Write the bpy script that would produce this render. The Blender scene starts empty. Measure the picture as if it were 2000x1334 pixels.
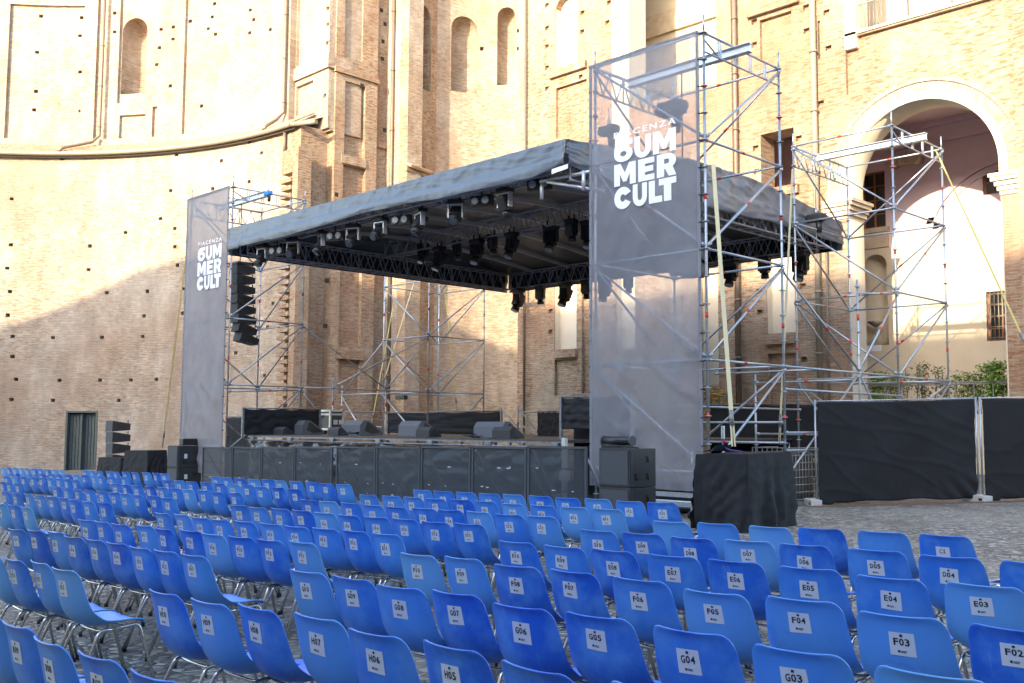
import bpy, bmesh, math, random
from mathutils import Vector, Matrix
from math import radians, sin, cos, pi, sqrt, atan2
random.seed(7)
scene = bpy.context.scene
COL = scene.collection

# ------------------------------------------------------------------ camera
CAM_H = 1.6443
CAM_YAW, CAM_PITCH, CAM_ROLL, CAM_F = radians(45.165), radians(4.822), radians(0.2813), 1968.28
cam = bpy.data.cameras.new('camera')
cam.sensor_width = 36.0
cam.lens = CAM_F / 2000 * 36.0
cam.clip_start, cam.clip_end = 0.05, 1000
camo = bpy.data.objects.new('camera', cam)
COL.objects.link(camo)
camo.location = (0, 0, CAM_H)
camo.rotation_mode = 'QUATERNION'
camo.rotation_quaternion = (Matrix.Rotation(CAM_YAW, 3, 'Z') @ Matrix.Rotation(pi / 2 + CAM_PITCH, 3, 'X') @ Matrix.Rotation(CAM_ROLL, 3, 'Z')).to_quaternion()
scene.camera = camo
# ------------------------------------------------------------------ light
SUN_DIR = Vector((-0.22, 1.0, -0.33)).normalized()      # the way the light travels
elev = math.asin(-SUN_DIR.z)
world = bpy.data.worlds.new('World')
scene.world = world
world.use_nodes = True
wn = world.node_tree
bg = wn.nodes['Background']
sky = wn.nodes.new('ShaderNodeTexSky')
sky.sky_type = 'NISHITA'
sky.sun_disc = False
sky.sun_elevation = elev
sky.sun_rotation = atan2(-SUN_DIR.x, -SUN_DIR.y)
sky.air_density, sky.dust_density, sky.ozone_density = 1.0, 1.5, 1.0
wn.links.new(sky.outputs[0], bg.inputs[0])
bg.inputs[1].default_value = 0.15
sun = bpy.data.lights.new('sun', 'SUN')
sun.energy = 1.65
sun.angle = radians(0.53)
sun.color = (1.0, 0.84, 0.59)
suno = bpy.data.objects.new('sun', sun)
COL.objects.link(suno)
suno.rotation_mode = 'QUATERNION'
suno.rotation_quaternion = SUN_DIR.to_track_quat('-Z', 'Y')
scene.view_settings.view_transform = 'Standard'
scene.view_settings.look = 'None'
scene.view_settings.exposure = 2.66
scene.view_settings.gamma = 1.0
scene.cycles.max_bounces = 6
scene.cycles.diffuse_bounces = 3
scene.cycles.transparent_max_bounces = 12

# ------------------------------------------------------------------ measured sight lines (surveying the site from the photo)
GA, GB = 0.01654, 0.019067                 # the courtyard paving falls gently to one side
def gz(x, y): return GA * y + GB * x
_F = Vector((-sin(CAM_YAW), cos(CAM_YAW), 0)); _R = Vector((cos(CAM_YAW), sin(CAM_YAW), 0)); _U = Vector((0, 0, 1))
_F2 = cos(CAM_PITCH) * _F + sin(CAM_PITCH) * _U; _U2 = cos(CAM_PITCH) * _U - sin(CAM_PITCH) * _F
_R3 = cos(CAM_ROLL) * _R + sin(CAM_ROLL) * _U2; _U3 = cos(CAM_ROLL) * _U2 - sin(CAM_ROLL) * _R
EYE = Vector((0, 0, CAM_H))
def ray(px, py): return _F2 + _R3 * ((px - 1000) / CAM_F) + _U3 * ((667 - py) / CAM_F)
def atY(px, py, Y): d = ray(px, py); return EYE + d * (Y / d.y)
def atX(px, py, X): d = ray(px, py); return EYE + d * (X / d.x)
def atZ(px, py, Z): d = ray(px, py); return EYE + d * ((Z - CAM_H) / d.z)
def xy(px, Y=None, X=None, py=830):
    return atY(px, py, Y).x if Y is not None else atX(px, py, X).y

# ------------------------------------------------------------------ materials
def nt(name):
    m = bpy.data.materials.new(name); m.use_nodes = True
    t = m.node_tree; b = t.nodes['Principled BSDF']
    return m, t, b
def simple(name, col, rough=0.6, metal=0.0, noise=0.0, nscale=8.0, bump=0.0, spec=0.5):
    m, t, b = nt(name)
    b.inputs['Roughness'].default_value = rough
    b.inputs['Metallic'].default_value = metal
    b.inputs['Specular IOR Level'].default_value = spec
    b.inputs['Base Color'].default_value = (*col, 1)
    if noise or bump:
        tc = t.nodes.new('ShaderNodeTexCoord')
        n = t.nodes.new('ShaderNodeTexNoise'); n.inputs['Scale'].default_value = nscale; n.inputs['Detail'].default_value = 6
        t.links.new(tc.outputs['Object'], n.inputs['Vector'])
        if noise:
            r = t.nodes.new('ShaderNodeMapRange')
            r.inputs[1].default_value, r.inputs[2].default_value = 0.3, 0.7
            r.inputs[3].default_value, r.inputs[4].default_value = 1 - noise, 1 + noise
            t.links.new(n.outputs[0], r.inputs[0])
            mx = t.nodes.new('ShaderNodeMix'); mx.data_type = 'RGBA'; mx.blend_type = 'MULTIPLY'; mx.inputs[0].default_value = 1
            mx.inputs[6].default_value = (*col, 1)
            t.links.new(r.outputs[0], mx.inputs[7]); t.links.new(mx.outputs[2], b.inputs['Base Color'])
        if bump:
            bp = t.nodes.new('ShaderNodeBump'); bp.inputs['Strength'].default_value = bump; bp.inputs['Distance'].default_value = 0.02
            t.links.new(n.outputs[0], bp.inputs['Height']); t.links.new(bp.outputs[0], b.inputs['Normal'])
    return m
def ramp(t, fac, stops):
    r = t.nodes.new('ShaderNodeValToRGB')
    while len(r.color_ramp.elements) > len(stops): r.color_ramp.elements.remove(r.color_ramp.elements[-1])
    while len(r.color_ramp.elements) < len(stops): r.color_ramp.elements.new(0.5)
    for e, (p, c) in zip(r.color_ramp.elements, stops): e.position = p; e.color = (*c, 1)
    t.links.new(fac, r.inputs[0]); return r.outputs[0]
def mixc(t, fac, a, b, mode='MIX'):
    m = t.nodes.new('ShaderNodeMix'); m.data_type = 'RGBA'; m.blend_type = mode
    for sock, v in ((m.inputs[0], fac), (m.inputs[6], a), (m.inputs[7], b)):
        if hasattr(v, 'links'): t.links.new(v, sock)
        elif isinstance(v, (int, float)): sock.default_value = v
        else: sock.default_value = (*v, 1)
    return m.outputs[2]
def noisetex(t, vec, scale, detail=5, rough=0.6, stretch=None, lac=2.0):
    if stretch:
        mp = t.nodes.new('ShaderNodeMapping'); mp.inputs['Scale'].default_value = stretch
        t.links.new(vec, mp.inputs[0]); vec = mp.outputs[0]
    n = t.nodes.new('ShaderNodeTexNoise'); n.inputs['Scale'].default_value = scale; n.inputs['Detail'].default_value = detail
    n.inputs['Roughness'].default_value = rough
    t.links.new(vec, n.inputs['Vector']); return n.outputs[0]

def brick_mat(name, c1, c2, mortar, patch, red, bw=0.27, bh=0.085, white=0.25):
    m, t, b = nt(name)
    uv = t.nodes.new('ShaderNodeUVMap').outputs[0]
    # hand-laid courses wander a little
    wob = t.nodes.new('ShaderNodeTexNoise'); wob.inputs['Scale'].default_value = 0.7; wob.inputs['Detail'].default_value = 2
    t.links.new(uv, wob.inputs['Vector'])
    vm = t.nodes.new('ShaderNodeVectorMath'); vm.operation = 'MULTIPLY_ADD'
    t.links.new(wob.outputs[1], vm.inputs[0]); vm.inputs[1].default_value = (0.1, 0.08, 0); t.links.new(uv, vm.inputs[2])
    br = t.nodes.new('ShaderNodeTexBrick')
    t.links.new(vm.outputs[0], br.inputs['Vector'])
    br.inputs['Color1'].default_value = (*c1, 1); br.inputs['Color2'].default_value = (*c2, 1); br.inputs['Mortar'].default_value = (*mortar, 1)
    br.inputs['Scale'].default_value = 1.0; br.inputs['Mortar Size'].default_value = 0.011; br.inputs['Mortar Smooth'].default_value = 0.4
    br.inputs['Bias'].default_value = -0.1; br.inputs['Brick Width'].default_value = bw; br.inputs['Row Height'].default_value = bh
    col = br.outputs[0]
    # single bricks burnt darker or paler: streaky noise one course high
    s1 = noisetex(t, uv, 1.0, 2, 0.5, (3.2, 11.5, 1))
    col = mixc(t, ramp(t, s1, [(0.50, (0, 0, 0)), (0.64, (1, 1, 1))]), col, red)
    s2 = noisetex(t, uv, 1.0, 3, 0.6, (1.6, 9.0, 3.3))
    col = mixc(t, ramp(t, s2, [(0.56, (0, 0, 0)), (0.70, (white * 2, white * 2, white * 2))]), col, patch)
    # broad weathered / limewashed areas
    big = noisetex(t, uv, 0.22, 6, 0.62)
    col = mixc(t, ramp(t, big, [(0.46, (0, 0, 0)), (0.68, (0.6, 0.6, 0.6))]), col, patch)
    big2 = noisetex(t, uv, 0.12, 5, 0.6, (1, 1, 7.7))
    col = mixc(t, ramp(t, big2, [(0.47, (0, 0, 0)), (0.62, (0.55, 0.55, 0.55))]), col, red)
    dirt = noisetex(t, uv, 1.3, 6, 0.7, (1.0, 0.4, 2.1))
    col = mixc(t, 1.0, col, ramp(t, dirt, [(0.3, (0.72, 0.72, 0.72)), (0.65, (1.08, 1.08, 1.08))]), 'MULTIPLY')
    t.links.new(col, b.inputs['Base Color'])
    b.inputs['Roughness'].default_value = 0.9; b.inputs['Specular IOR Level'].default_value = 0.2
    bp = t.nodes.new('ShaderNodeBump'); bp.inputs['Strength'].default_value = 0.9; bp.inputs['Distance'].default_value = 0.03
    hm = t.nodes.new('ShaderNodeMath'); hm.operation = 'SUBTRACT'
    t.links.new(s1, hm.inputs[0]); t.links.new(br.outputs[1], hm.inputs[1])
    t.links.new(hm.outputs[0], bp.inputs['Height']); t.links.new(bp.outputs[0], b.inputs['Normal'])
    return m
M = {}
M['brick'] = brick_mat('pale_brick', (0.36, 0.27, 0.19), (0.51, 0.42, 0.315), (0.45, 0.40, 0.34), (0.57, 0.52, 0.44), (0.35, 0.225, 0.15))
M['brick_red'] = brick_mat('red_brick', (0.34, 0.215, 0.13), (0.47, 0.34, 0.22), (0.48, 0.42, 0.33), (0.54, 0.46, 0.34), (0.31, 0.155, 0.085), bw=0.28, bh=0.085, white=0.14)
M['plaster'] = simple('cream_plaster', (0.62, 0.53, 0.40), 0.9, noise=0.06, nscale=1.2, bump=0.1)
M['uplit_plaster'] = simple('purple_uplit_plaster', (0.74, 0.58, 0.63), 0.9, noise=0.10, nscale=0.8)  # purple uplight glow on the loggia plaster, put into its colour
M['stone'] = simple('moulded_stone', (0.60, 0.48, 0.34), 0.85, noise=0.15, nscale=3, bump=0.3)
M['hole_shade'] = simple('painted_hole_shade', (0.03, 0.022, 0.018), 1.0)  # near-black colour stands in for the shade inside the putlog holes
M['tile'] = simple('roof_tile', (0.40, 0.27, 0.17), 0.85, noise=0.3, nscale=3)
M['pipe'] = simple('copper_downpipe', (0.20, 0.145, 0.105), 0.55, 0.3, noise=0.1)
M['pipe_pale'] = simple('painted_downpipe', (0.27, 0.22, 0.16), 0.6, noise=0.1)
M['wood'] = simple('window_wood', (0.30, 0.12, 0.04), 0.5)
M['glass'] = simple('dark_window_glass', (0.03, 0.028, 0.025), 0.15)
M['door'] = simple('grey_green_door', (0.075, 0.09, 0.085), 0.55, noise=0.15)
M['iron'] = simple('iron_bars', (0.25, 0.24, 0.22), 0.5, 0.5)
M['steel'] = simple('galvanised_steel', (0.42, 0.46, 0.50), 0.42, 0.75, noise=0.12, nscale=14)
M['alu'] = simple('aluminium', (0.62, 0.64, 0.66), 0.4, 0.6, noise=0.05)
M['redtape'] = simple('red_mark', (0.62, 0.05, 0.03), 0.6)
M['truss'] = simple('black_truss', (0.36, 0.36, 0.40), 0.4, 0.3)
M['black'] = simple('black_housing', (0.018, 0.018, 0.02), 0.42, noise=0.1)
M['blackmat'] = simple('black_speaker_paint', (0.028, 0.029, 0.032), 0.6, noise=0.12, nscale=30, bump=0.15)
M['grille'] = simple('grey_speaker_grille', (0.055, 0.062, 0.072), 0.6, noise=0.15, nscale=60, bump=0.3)
M['silver'] = simple('silver_housing', (0.55, 0.57, 0.60), 0.25, 0.5)
M['lens_dark'] = simple('dark_lamp_lens', (0.10, 0.12, 0.14), 0.08, 0.4)
M['edge'] = simple('dull_dark_aluminium', (0.20, 0.21, 0.23), 0.45, 0.5, noise=0.3, nscale=9)
M['lens'] = simple('glass_lens', (0.55, 0.62, 0.70), 0.05, 0.6)
M['strap'] = simple('yellow_strap', (0.50, 0.41, 0.13), 0.7)
M['strap_pale'] = simple('sun_bleached_strap', (0.66, 0.60, 0.36), 0.7)
M['purple'] = simple('purple_strap', (0.10, 0.05, 0.22), 0.7)
M['blue'] = simple('blue_hoist_body', (0.02, 0.22, 0.60), 0.45)
M['concrete'] = simple('cast_concrete', (0.52, 0.52, 0.49), 0.85, noise=0.12, nscale=14, bump=0.3)
M['chrome'] = simple('chromed_tube', (0.62, 0.62, 0.62), 0.2, 0.95)
M['rubber'] = simple('black_rubber', (0.02, 0.02, 0.02), 0.7)
M['paper'] = simple('white_paper', (0.62, 0.65, 0.68), 0.6)
M['ink'] = simple('black_ink', (0.015, 0.015, 0.02), 0.6)
M['grille_pale'] = simple('pale_grey_monitor_front', (0.10, 0.11, 0.13), 0.6, noise=0.15, nscale=60)
M['print_white'] = simple('white_print', (0.86, 0.88, 0.92), 0.7)
M['case'] = simple('flight_case_laminate', (0.05, 0.055, 0.06), 0.4)
M['wood_pale'] = simple('plywood', (0.55, 0.38, 0.18), 0.7, noise=0.15)
M['plank'] = simple('stage_deck_board', (0.06, 0.055, 0.05), 0.6, noise=0.3, nscale=5)
M['bark'] = simple('shrub_bark', (0.13, 0.09, 0.06), 0.9)
M['terracotta'] = simple('terracotta', (0.50, 0.16, 0.06), 0.8)

def cloth_mat(name, col, rough, bump, scale=3.0, spec=0.5, weave=0.0, var=0.15):
    m, t, b = nt(name)
    tc = t.nodes.new('ShaderNodeTexCoord').outputs['Object']
    n1 = noisetex(t, tc, scale, 5, 0.6)
    n2 = noisetex(t, tc, scale * 4, 4, 0.6, (1.0, 1.0, 0.25))
    a = t.nodes.new('ShaderNodeMath'); a.operation = 'MULTIPLY_ADD'; a.inputs[1].default_value = 0.3
    t.links.new(n2, a.inputs[0]); t.links.new(n1, a.inputs[2])
    bp = t.nodes.new('ShaderNodeBump'); bp.inputs['Strength'].default_value = bump; bp.inputs['Distance'].default_value = 0.06
    t.links.new(a.outputs[0], bp.inputs['Height']); t.links.new(bp.outputs[0], b.inputs['Normal'])
    big = noisetex(t, tc, 1.1, 5, 0.6)
    t.links.new(mixc(t, 1.0, col, ramp(t, big, [(0.3, (1 - var,) * 3), (0.7, (1 + var,) * 3)]), 'MULTIPLY'), b.inputs['Base Color'])
    b.inputs['Roughness'].default_value = rough; b.inputs['Specular IOR Level'].default_value = spec
    return m
M['tarp'] = cloth_mat('grey_pvc_tarpaulin', (0.12, 0.145, 0.175), 0.36, 0.35, 2.0, 0.7, 0, 0.08)
M['ceiling'] = cloth_mat('dark_roof_skin', (0.13, 0.12, 0.108), 0.30, 0.35, 1.2, 0.6)
M['cloth'] = cloth_mat('black_fabric', (0.016, 0.0175, 0.021), 0.75, 0.15, 2.5, 0.3)
M['shiny'] = cloth_mat('black_plastic_sheet', (0.05, 0.055, 0.06), 0.2, 0.6, 2.2, 0.7)

def mesh_screen(name, col, alpha, rough=0.8, trans=0.0):
    m, t, b = nt(name)
    tc = t.nodes.new('ShaderNodeTexCoord').outputs['Object']
    big = noisetex(t, tc, 1.4, 5, 0.6)
    cc = mixc(t, 1.0, col, ramp(t, big, [(0.3, (0.88,) * 3), (0.7, (1.1,) * 3)]), 'MULTIPLY')
    t.links.new(cc, b.inputs['Base Color'])
    b.inputs['Roughness'].default_value = rough; b.inputs['Specular IOR Level'].default_value = 0.15
    out = t.nodes['Material Output']
    sh = b.outputs[0]
    if trans:
        tr = t.nodes.new('ShaderNodeBsdfTranslucent'); t.links.new(cc, tr.inputs[0])
        mt = t.nodes.new('ShaderNodeMixShader'); mt.inputs[0].default_value = trans
        t.links.new(sh, mt.inputs[1]); t.links.new(tr.outputs[0], mt.inputs[2]); sh = mt.outputs[0]
    tp = t.nodes.new('ShaderNodeBsdfTransparent')
    mx = t.nodes.new('ShaderNodeMixShader'); mx.inputs[0].default_value = alpha
    t.links.new(tp.outputs[0], mx.inputs[1]); t.links.new(sh, mx.inputs[2]); t.links.new(mx.outputs[0], out.inputs[0])
    return m
M['banner'] = mesh_screen('grey_mesh_banner', (0.38, 0.40, 0.45), 0.58, 0.95, 0.45)
M['banner_dense'] = mesh_screen('grey_mesh_banner_backed', (0.38, 0.40, 0.44), 0.86, 0.95, 0.45)
M['perforated'] = mesh_screen('perforated_steel_sheet', (0.06, 0.072, 0.085), 0.55, 0.5)

# cobbled paving
def cobble():
    m, t, b = nt('river_cobbles')
    tc = t.nodes.new('ShaderNodeTexCoord').outputs['Object']
    vo = t.nodes.new('ShaderNodeTexVoronoi'); vo.inputs['Scale'].default_value = 10.5; vo.inputs['Randomness'].default_value = 0.95
    t.links.new(tc, vo.inputs['Vector'])
    ve = t.nodes.new('ShaderNodeTexVoronoi'); ve.feature = 'DISTANCE_TO_EDGE'; ve.inputs['Scale'].default_value = 10.5; ve.inputs['Randomness'].default_value = 0.95
    t.links.new(tc, ve.inputs['Vector'])
    sep = t.nodes.new('ShaderNodeSeparateColor'); t.links.new(vo.outputs['Color'], sep.inputs[0])
    stone = ramp(t, sep.outputs[0], [(0.0, (0.12, 0.108, 0.092)), (0.35, (0.24, 0.215, 0.175)), (0.7, (0.36, 0.32, 0.26)), (1.0, (0.55, 0.51, 0.44))])
    edge = ramp(t, ve.outputs['Distance'], [(0.02, (0, 0, 0)), (0.09, (1, 1, 1))])
    col = mixc(t, edge, (0.075, 0.062, 0.048), stone)
    big = noisetex(t, tc, 0.35, 6, 0.65)
    col = mixc(t, ramp(t, big, [(0.45, (0, 0, 0)), (0.62, (0.55, 0.55, 0.55))]), col, (0.38, 0.345, 0.28))
    br = noisetex(t, tc, 0.9, 5, 0.6)
    col = mixc(t, ramp(t, br, [(0.55, (0, 0, 0)), (0.7, (0.5, 0.5, 0.5))]), col, (0.13, 0.09, 0.06))
    t.links.new(col, b.inputs['Base Color'])
    b.inputs['Roughness'].default_value = 0.6
    bp = t.nodes.new('ShaderNodeBump'); bp.inputs['Strength'].default_value = 1.0; bp.inputs['Distance'].default_value = 0.035
    hr = t.nodes.new('ShaderNodeMapRange'); hr.inputs[1].default_value = 0; hr.inputs[2].default_value = 0.3
    t.links.new(ve.outputs['Distance'], hr.inputs[0]); t.links.new(hr.outputs[0], bp.inputs['Height'])
    t.links.new(bp.outputs[0], b.inputs['Normal'])
    return m
M['cobble'] = cobble()
def chair_plastic():
    m, t, b = nt('sun_faded_blue_plastic')
    oi = t.nodes.new('ShaderNodeObjectInfo')
    tcn = t.nodes.new('ShaderNodeTexCoord')
    add = t.nodes.new('ShaderNodeVectorMath'); add.operation = 'MULTIPLY_ADD'
    cmb = t.nodes.new('ShaderNodeCombineXYZ')
    for i in range(3): t.links.new(oi.outputs['Random'], cmb.inputs[i])
    t.links.new(cmb.outputs[0], add.inputs[0]); add.inputs[1].default_value = (37, 19, 53); t.links.new(tcn.outputs['Object'], add.inputs[2])
    v = add.outputs[0]
    base = ramp(t, oi.outputs['Random'], [(0.0, (0.016, 0.115, 0.60)), (0.4, (0.034, 0.185, 0.68)), (0.75, (0.07, 0.265, 0.72)), (1.0, (0.15, 0.40, 0.74))])
    n = noisetex(t, v, 5.0, 5, 0.6)
    base = mixc(t, ramp(t, n, [(0.40, (0, 0, 0)), (0.68, (0.75, 0.75, 0.75))]), base, (0.11, 0.33, 0.76))
    sc = noisetex(t, v, 9.0, 8, 0.75, (1, 1, 0.35))
    base = mixc(t, ramp(t, sc, [(0.60, (0, 0, 0)), (0.72, (0.45, 0.45, 0.45))]), base, (0.22, 0.42, 0.74))
    dk = noisetex(t, v, 3.0, 6, 0.7, (1, 1, 2))
    base = mixc(t, ramp(t, dk, [(0.62, (0, 0, 0)), (0.8, (0.4, 0.4, 0.4))]), base, (0.012, 0.06, 0.30))
    t.links.new(base, b.inputs['Base Color'])
    b.inputs['Roughness'].default_value = 0.36
    b.inputs['Specular IOR Level'].default_value = 0.5
    g = noisetex(t, v, 120.0, 2, 0.5)
    bp = t.nodes.new('ShaderNodeBump'); bp.inputs['Strength'].default_value = 0.12; bp.inputs['Distance'].default_value = 0.002
    t.links.new(g, bp.inputs['Height']); t.links.new(bp.outputs[0], b.inputs['Normal'])
    return m
M['chair'] = chair_plastic()
def leaf_mat():
    m, t, b = nt('hedge_leaves')
    g = t.nodes.new('ShaderNodeNewGeometry')
    c = ramp(t, g.outputs['Random Per Island'], [(0, (0.06, 0.13, 0.025)), (0.6, (0.16, 0.29, 0.05)), (1, (0.34, 0.46, 0.09))])
    t.links.new(c, b.inputs['Base Color']); b.inputs['Roughness'].default_value = 0.6
    return m
M['leaf'] = leaf_mat()
M['leaf_dry'] = simple('dry_leaves', (0.14, 0.11, 0.06), 0.8)
M['flower'] = simple('orange_flowers', (0.7, 0.3, 0.03), 0.7)

# ------------------------------------------------------------------ mesh collecting
def tag(o, label=None, cat=None, group=None, kind=None):
    if label: o['label'] = label
    if cat: o['category'] = cat
    if group: o['group'] = group
    if kind: o['kind'] = kind
    return o
def thing(name, label, cat, loc=(0, 0, 0), rz=0.0, group=None):
    o = bpy.data.objects.new(name, None); COL.objects.link(o)
    o.empty_display_size = 0.2
    o.location = loc; o.rotation_euler = (0, 0, rz)
    return tag(o, label, cat, group)
class MB:
    """collects solids and builds them as ONE mesh object; coordinates are world unless an origin is given"""
    def __init__(s): s.v = []; s.f = []; s.m = []; s.sm = []; s.mi = 0
    def mat(s, i): s.mi = i; return s
    def face(s, idx, smooth=False): s.f.append(idx); s.m.append(s.mi); s.sm.append(smooth)
    def box(s, x0, x1, y0, y1, z0, z1, rz=0, c=None):
        n = len(s.v)
        P = [(x, y, z) for z in (z0, z1) for x, y in ((x0, y0), (x1, y0), (x1, y1), (x0, y1))]
        if rz:
            cx, cy = c if c else ((x0 + x1) / 2, (y0 + y1) / 2)
            P = [(cx + (x - cx) * cos(rz) - (y - cy) * sin(rz), cy + (x - cx) * sin(rz) + (y - cy) * cos(rz), z) for x, y, z in P]
        s.v += P
        for q in ((0, 3, 2, 1), (4, 5, 6, 7), (0, 1, 5, 4), (1, 2, 6, 5), (2, 3, 7, 6), (3, 0, 4, 7)): s.face([n + k for k in q])
        return s
    def bev(s, x0, x1, y0, y1, z0, z1, b=0.01, mtx=None):
        bm = bmesh.new(); bmesh.ops.create_cube(bm, size=1)
        for v in bm.verts: v.co = Vector(((x0 + x1) / 2 + v.co.x * (x1 - x0), (y0 + y1) / 2 + v.co.y * (y1 - y0), (z0 + z1) / 2 + v.co.z * (z1 - z0)))
        bmesh.ops.bevel(bm, geom=bm.edges[:], offset=b, segments=2, affect='EDGES', profile=0.7)
        s.bm(bm, mtx); return s
    def bm(s, bm, mtx=None, smooth=False):
        n = len(s.v); bm.verts.index_update()
        for v in bm.verts: s.v.append(tuple(mtx @ v.co) if mtx else tuple(v.co))
        for f in bm.faces: s.face([n + v.index for v in f.verts], smooth)
        bm.free()
    def tube(s, a, b, r=0.024, n=8, r2=None, cap=True):
        a, b = Vector(a), Vector(b); d = b - a
        if d.length < 1e-6: return s
        d.normalize(); u = d.orthogonal().normalized(); w = d.cross(u); k = len(s.v); r2 = r if r2 is None else r2
        for p, rr in ((a, r), (b, r2)):
            for i in range(n):
                t = 2 * pi * i / n; s.v.append(tuple(p + rr * (cos(t) * u + sin(t) * w)))
        for i in range(n):
            j = (i + 1) % n; s.face([k + i, k + j, k + n + j, k + n + i], True)
        if cap: s.face([k + n - 1 - i for i in range(n)]); s.face([k + n + i for i in range(n)])
        return s
    def path(s, pts, r=0.01, n=8, closed=False):
        pts = [Vector(p) for p in pts]; k = len(s.v); prev = None; L = len(pts)
        for i, p in enumerate(pts):
            a = pts[max(i - 1, 0)]; b = pts[min(i + 1, L - 1)]; d = (b - a).normalized()
            if prev is None: u = d.orthogonal().normalized()
            else: u = (prev - d * prev.dot(d)).normalized()
            prev = u; w = d.cross(u)
            for j in range(n):
                t = 2 * pi * j / n; s.v.append(tuple(p + r * (cos(t) * u + sin(t) * w)))
        for i in range(L - 1):
            for j in range(n):
                q = (j + 1) % n; s.face([k + i * n + j, k + i * n + q, k + (i + 1) * n + q, k + (i + 1) * n + j], True)
        s.face([k + n - 1 - j for j in range(n)]); s.face([k + (L - 1) * n + j for j in range(n)])
        return s
    def prism(s, poly, axis, a, b):
        """extrude a closed polygon (list of 2-D points) along an axis"""
        n = len(s.v); L = len(poly)
        def P(p, t): return (t, p[0], p[1]) if axis == 'x' else (p[0], t, p[1]) if axis == 'y' else (p[0], p[1], t)
        for t in (a, b):
            for p in poly: s.v.append(P(p, t))
        s.face([n + i for i in range(L)]); s.face([n + L + L - 1 - i for i in range(L)])
        for i in range(L):
            j = (i + 1) % L; s.face([n + j, n + i, n + L + i, n + L + j])
        return s
    def grid(s, fn, nu, nv, smooth=True, thick=0.0):
        """a sheet from fn(u,v), u,v in 0..1; thick gives it a second side"""
        n = len(s.v)
        P = [[Vector(fn(i / nu, j / nv)) for j in range(nv + 1)] for i in range(nu + 1)]
        for row in P:
            for p in row: s.v.append(tuple(p))
        W = nv + 1
        for i in range(nu):
            for j in range(nv): s.face([n + i * W + j, n + (i + 1) * W + j, n + (i + 1) * W + j + 1, n + i * W + j + 1], smooth)
        if thick:
            k = len(s.v)
            for i in range(nu + 1):
                for j in range(nv + 1):
                    du = P[min(i + 1, nu)][j] - P[max(i - 1, 0)][j]; dv = P[i][min(j + 1, nv)] - P[i][max(j - 1, 0)]
                    nn = du.cross(dv); nn = nn.normalized() if nn.length > 1e-9 else Vector((0, 0, 1))
                    s.v.append(tuple(P[i][j] - nn * thick))
            for i in range(nu):
                for j in range(nv): s.face([k + i * W + j, k + i * W + j + 1, k + (i + 1) * W + j + 1, k + (i + 1) * W + j], smooth)
            ring = [(i, 0) for i in range(nu)] + [(nu, j) for j in range(nv)] + [(i, nv) for i in range(nu, 0, -1)] + [(0, j) for j in range(nv, 0, -1)]
            for q in range(len(ring)):
                a, b = ring[q], ring[(q + 1) % len(ring)]
                ia, ib = a[0] * W + a[1], b[0] * W + b[1]
                s.face([n + ib, n + ia, k + ia, k + ib])
        return s
    def build(s, name, mats, parent=None, origin=None, uvbox=False, local=False, **kw):
        me = bpy.data.meshes.new(name)
        o3 = Vector(origin) if origin else Vector((0, 0, 0))
        if parent is not None and not local: o3 = Vector(parent.location)
        if parent is not None and not local and parent.rotation_euler.z:
            inv = Matrix.Rotation(-parent.rotation_euler.z, 3, 'Z')
            me.from_pydata([tuple(inv @ (Vector(v) - o3)) for v in s.v], [], s.f)
        else:
            me.from_pydata([tuple(Vector(v) - o3) for v in s.v] if o3.length else s.v, [], s.f)
        for m in (mats if isinstance(mats, (list, tuple)) else [mats]): me.materials.append(M[m] if isinstance(m, str) else m)
        me.polygons.foreach_set('material_index', s.m)
        me.polygons.foreach_set('use_smooth', s.sm)
        if uvbox:
            uv = me.uv_layers.new(name='UVMap')
            for p in me.polygons:
                nx, ny, nz = p.normal
                for li in p.loop_indices:
                    x, y, z = s.v[me.loops[li].vertex_index]
                    if abs(nz) > 0.7: uv.data[li].uv = (x, y)
                    elif abs(ny) >= abs(nx): uv.data[li].uv = (x, z)
                    else: uv.data[li].uv = (y, z)
        me.update()
        o = bpy.data.objects.new(name, me); COL.objects.link(o)
        if parent is not None: o.parent = parent
        elif origin: o.location = o3
        return tag(o, **kw)

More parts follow.
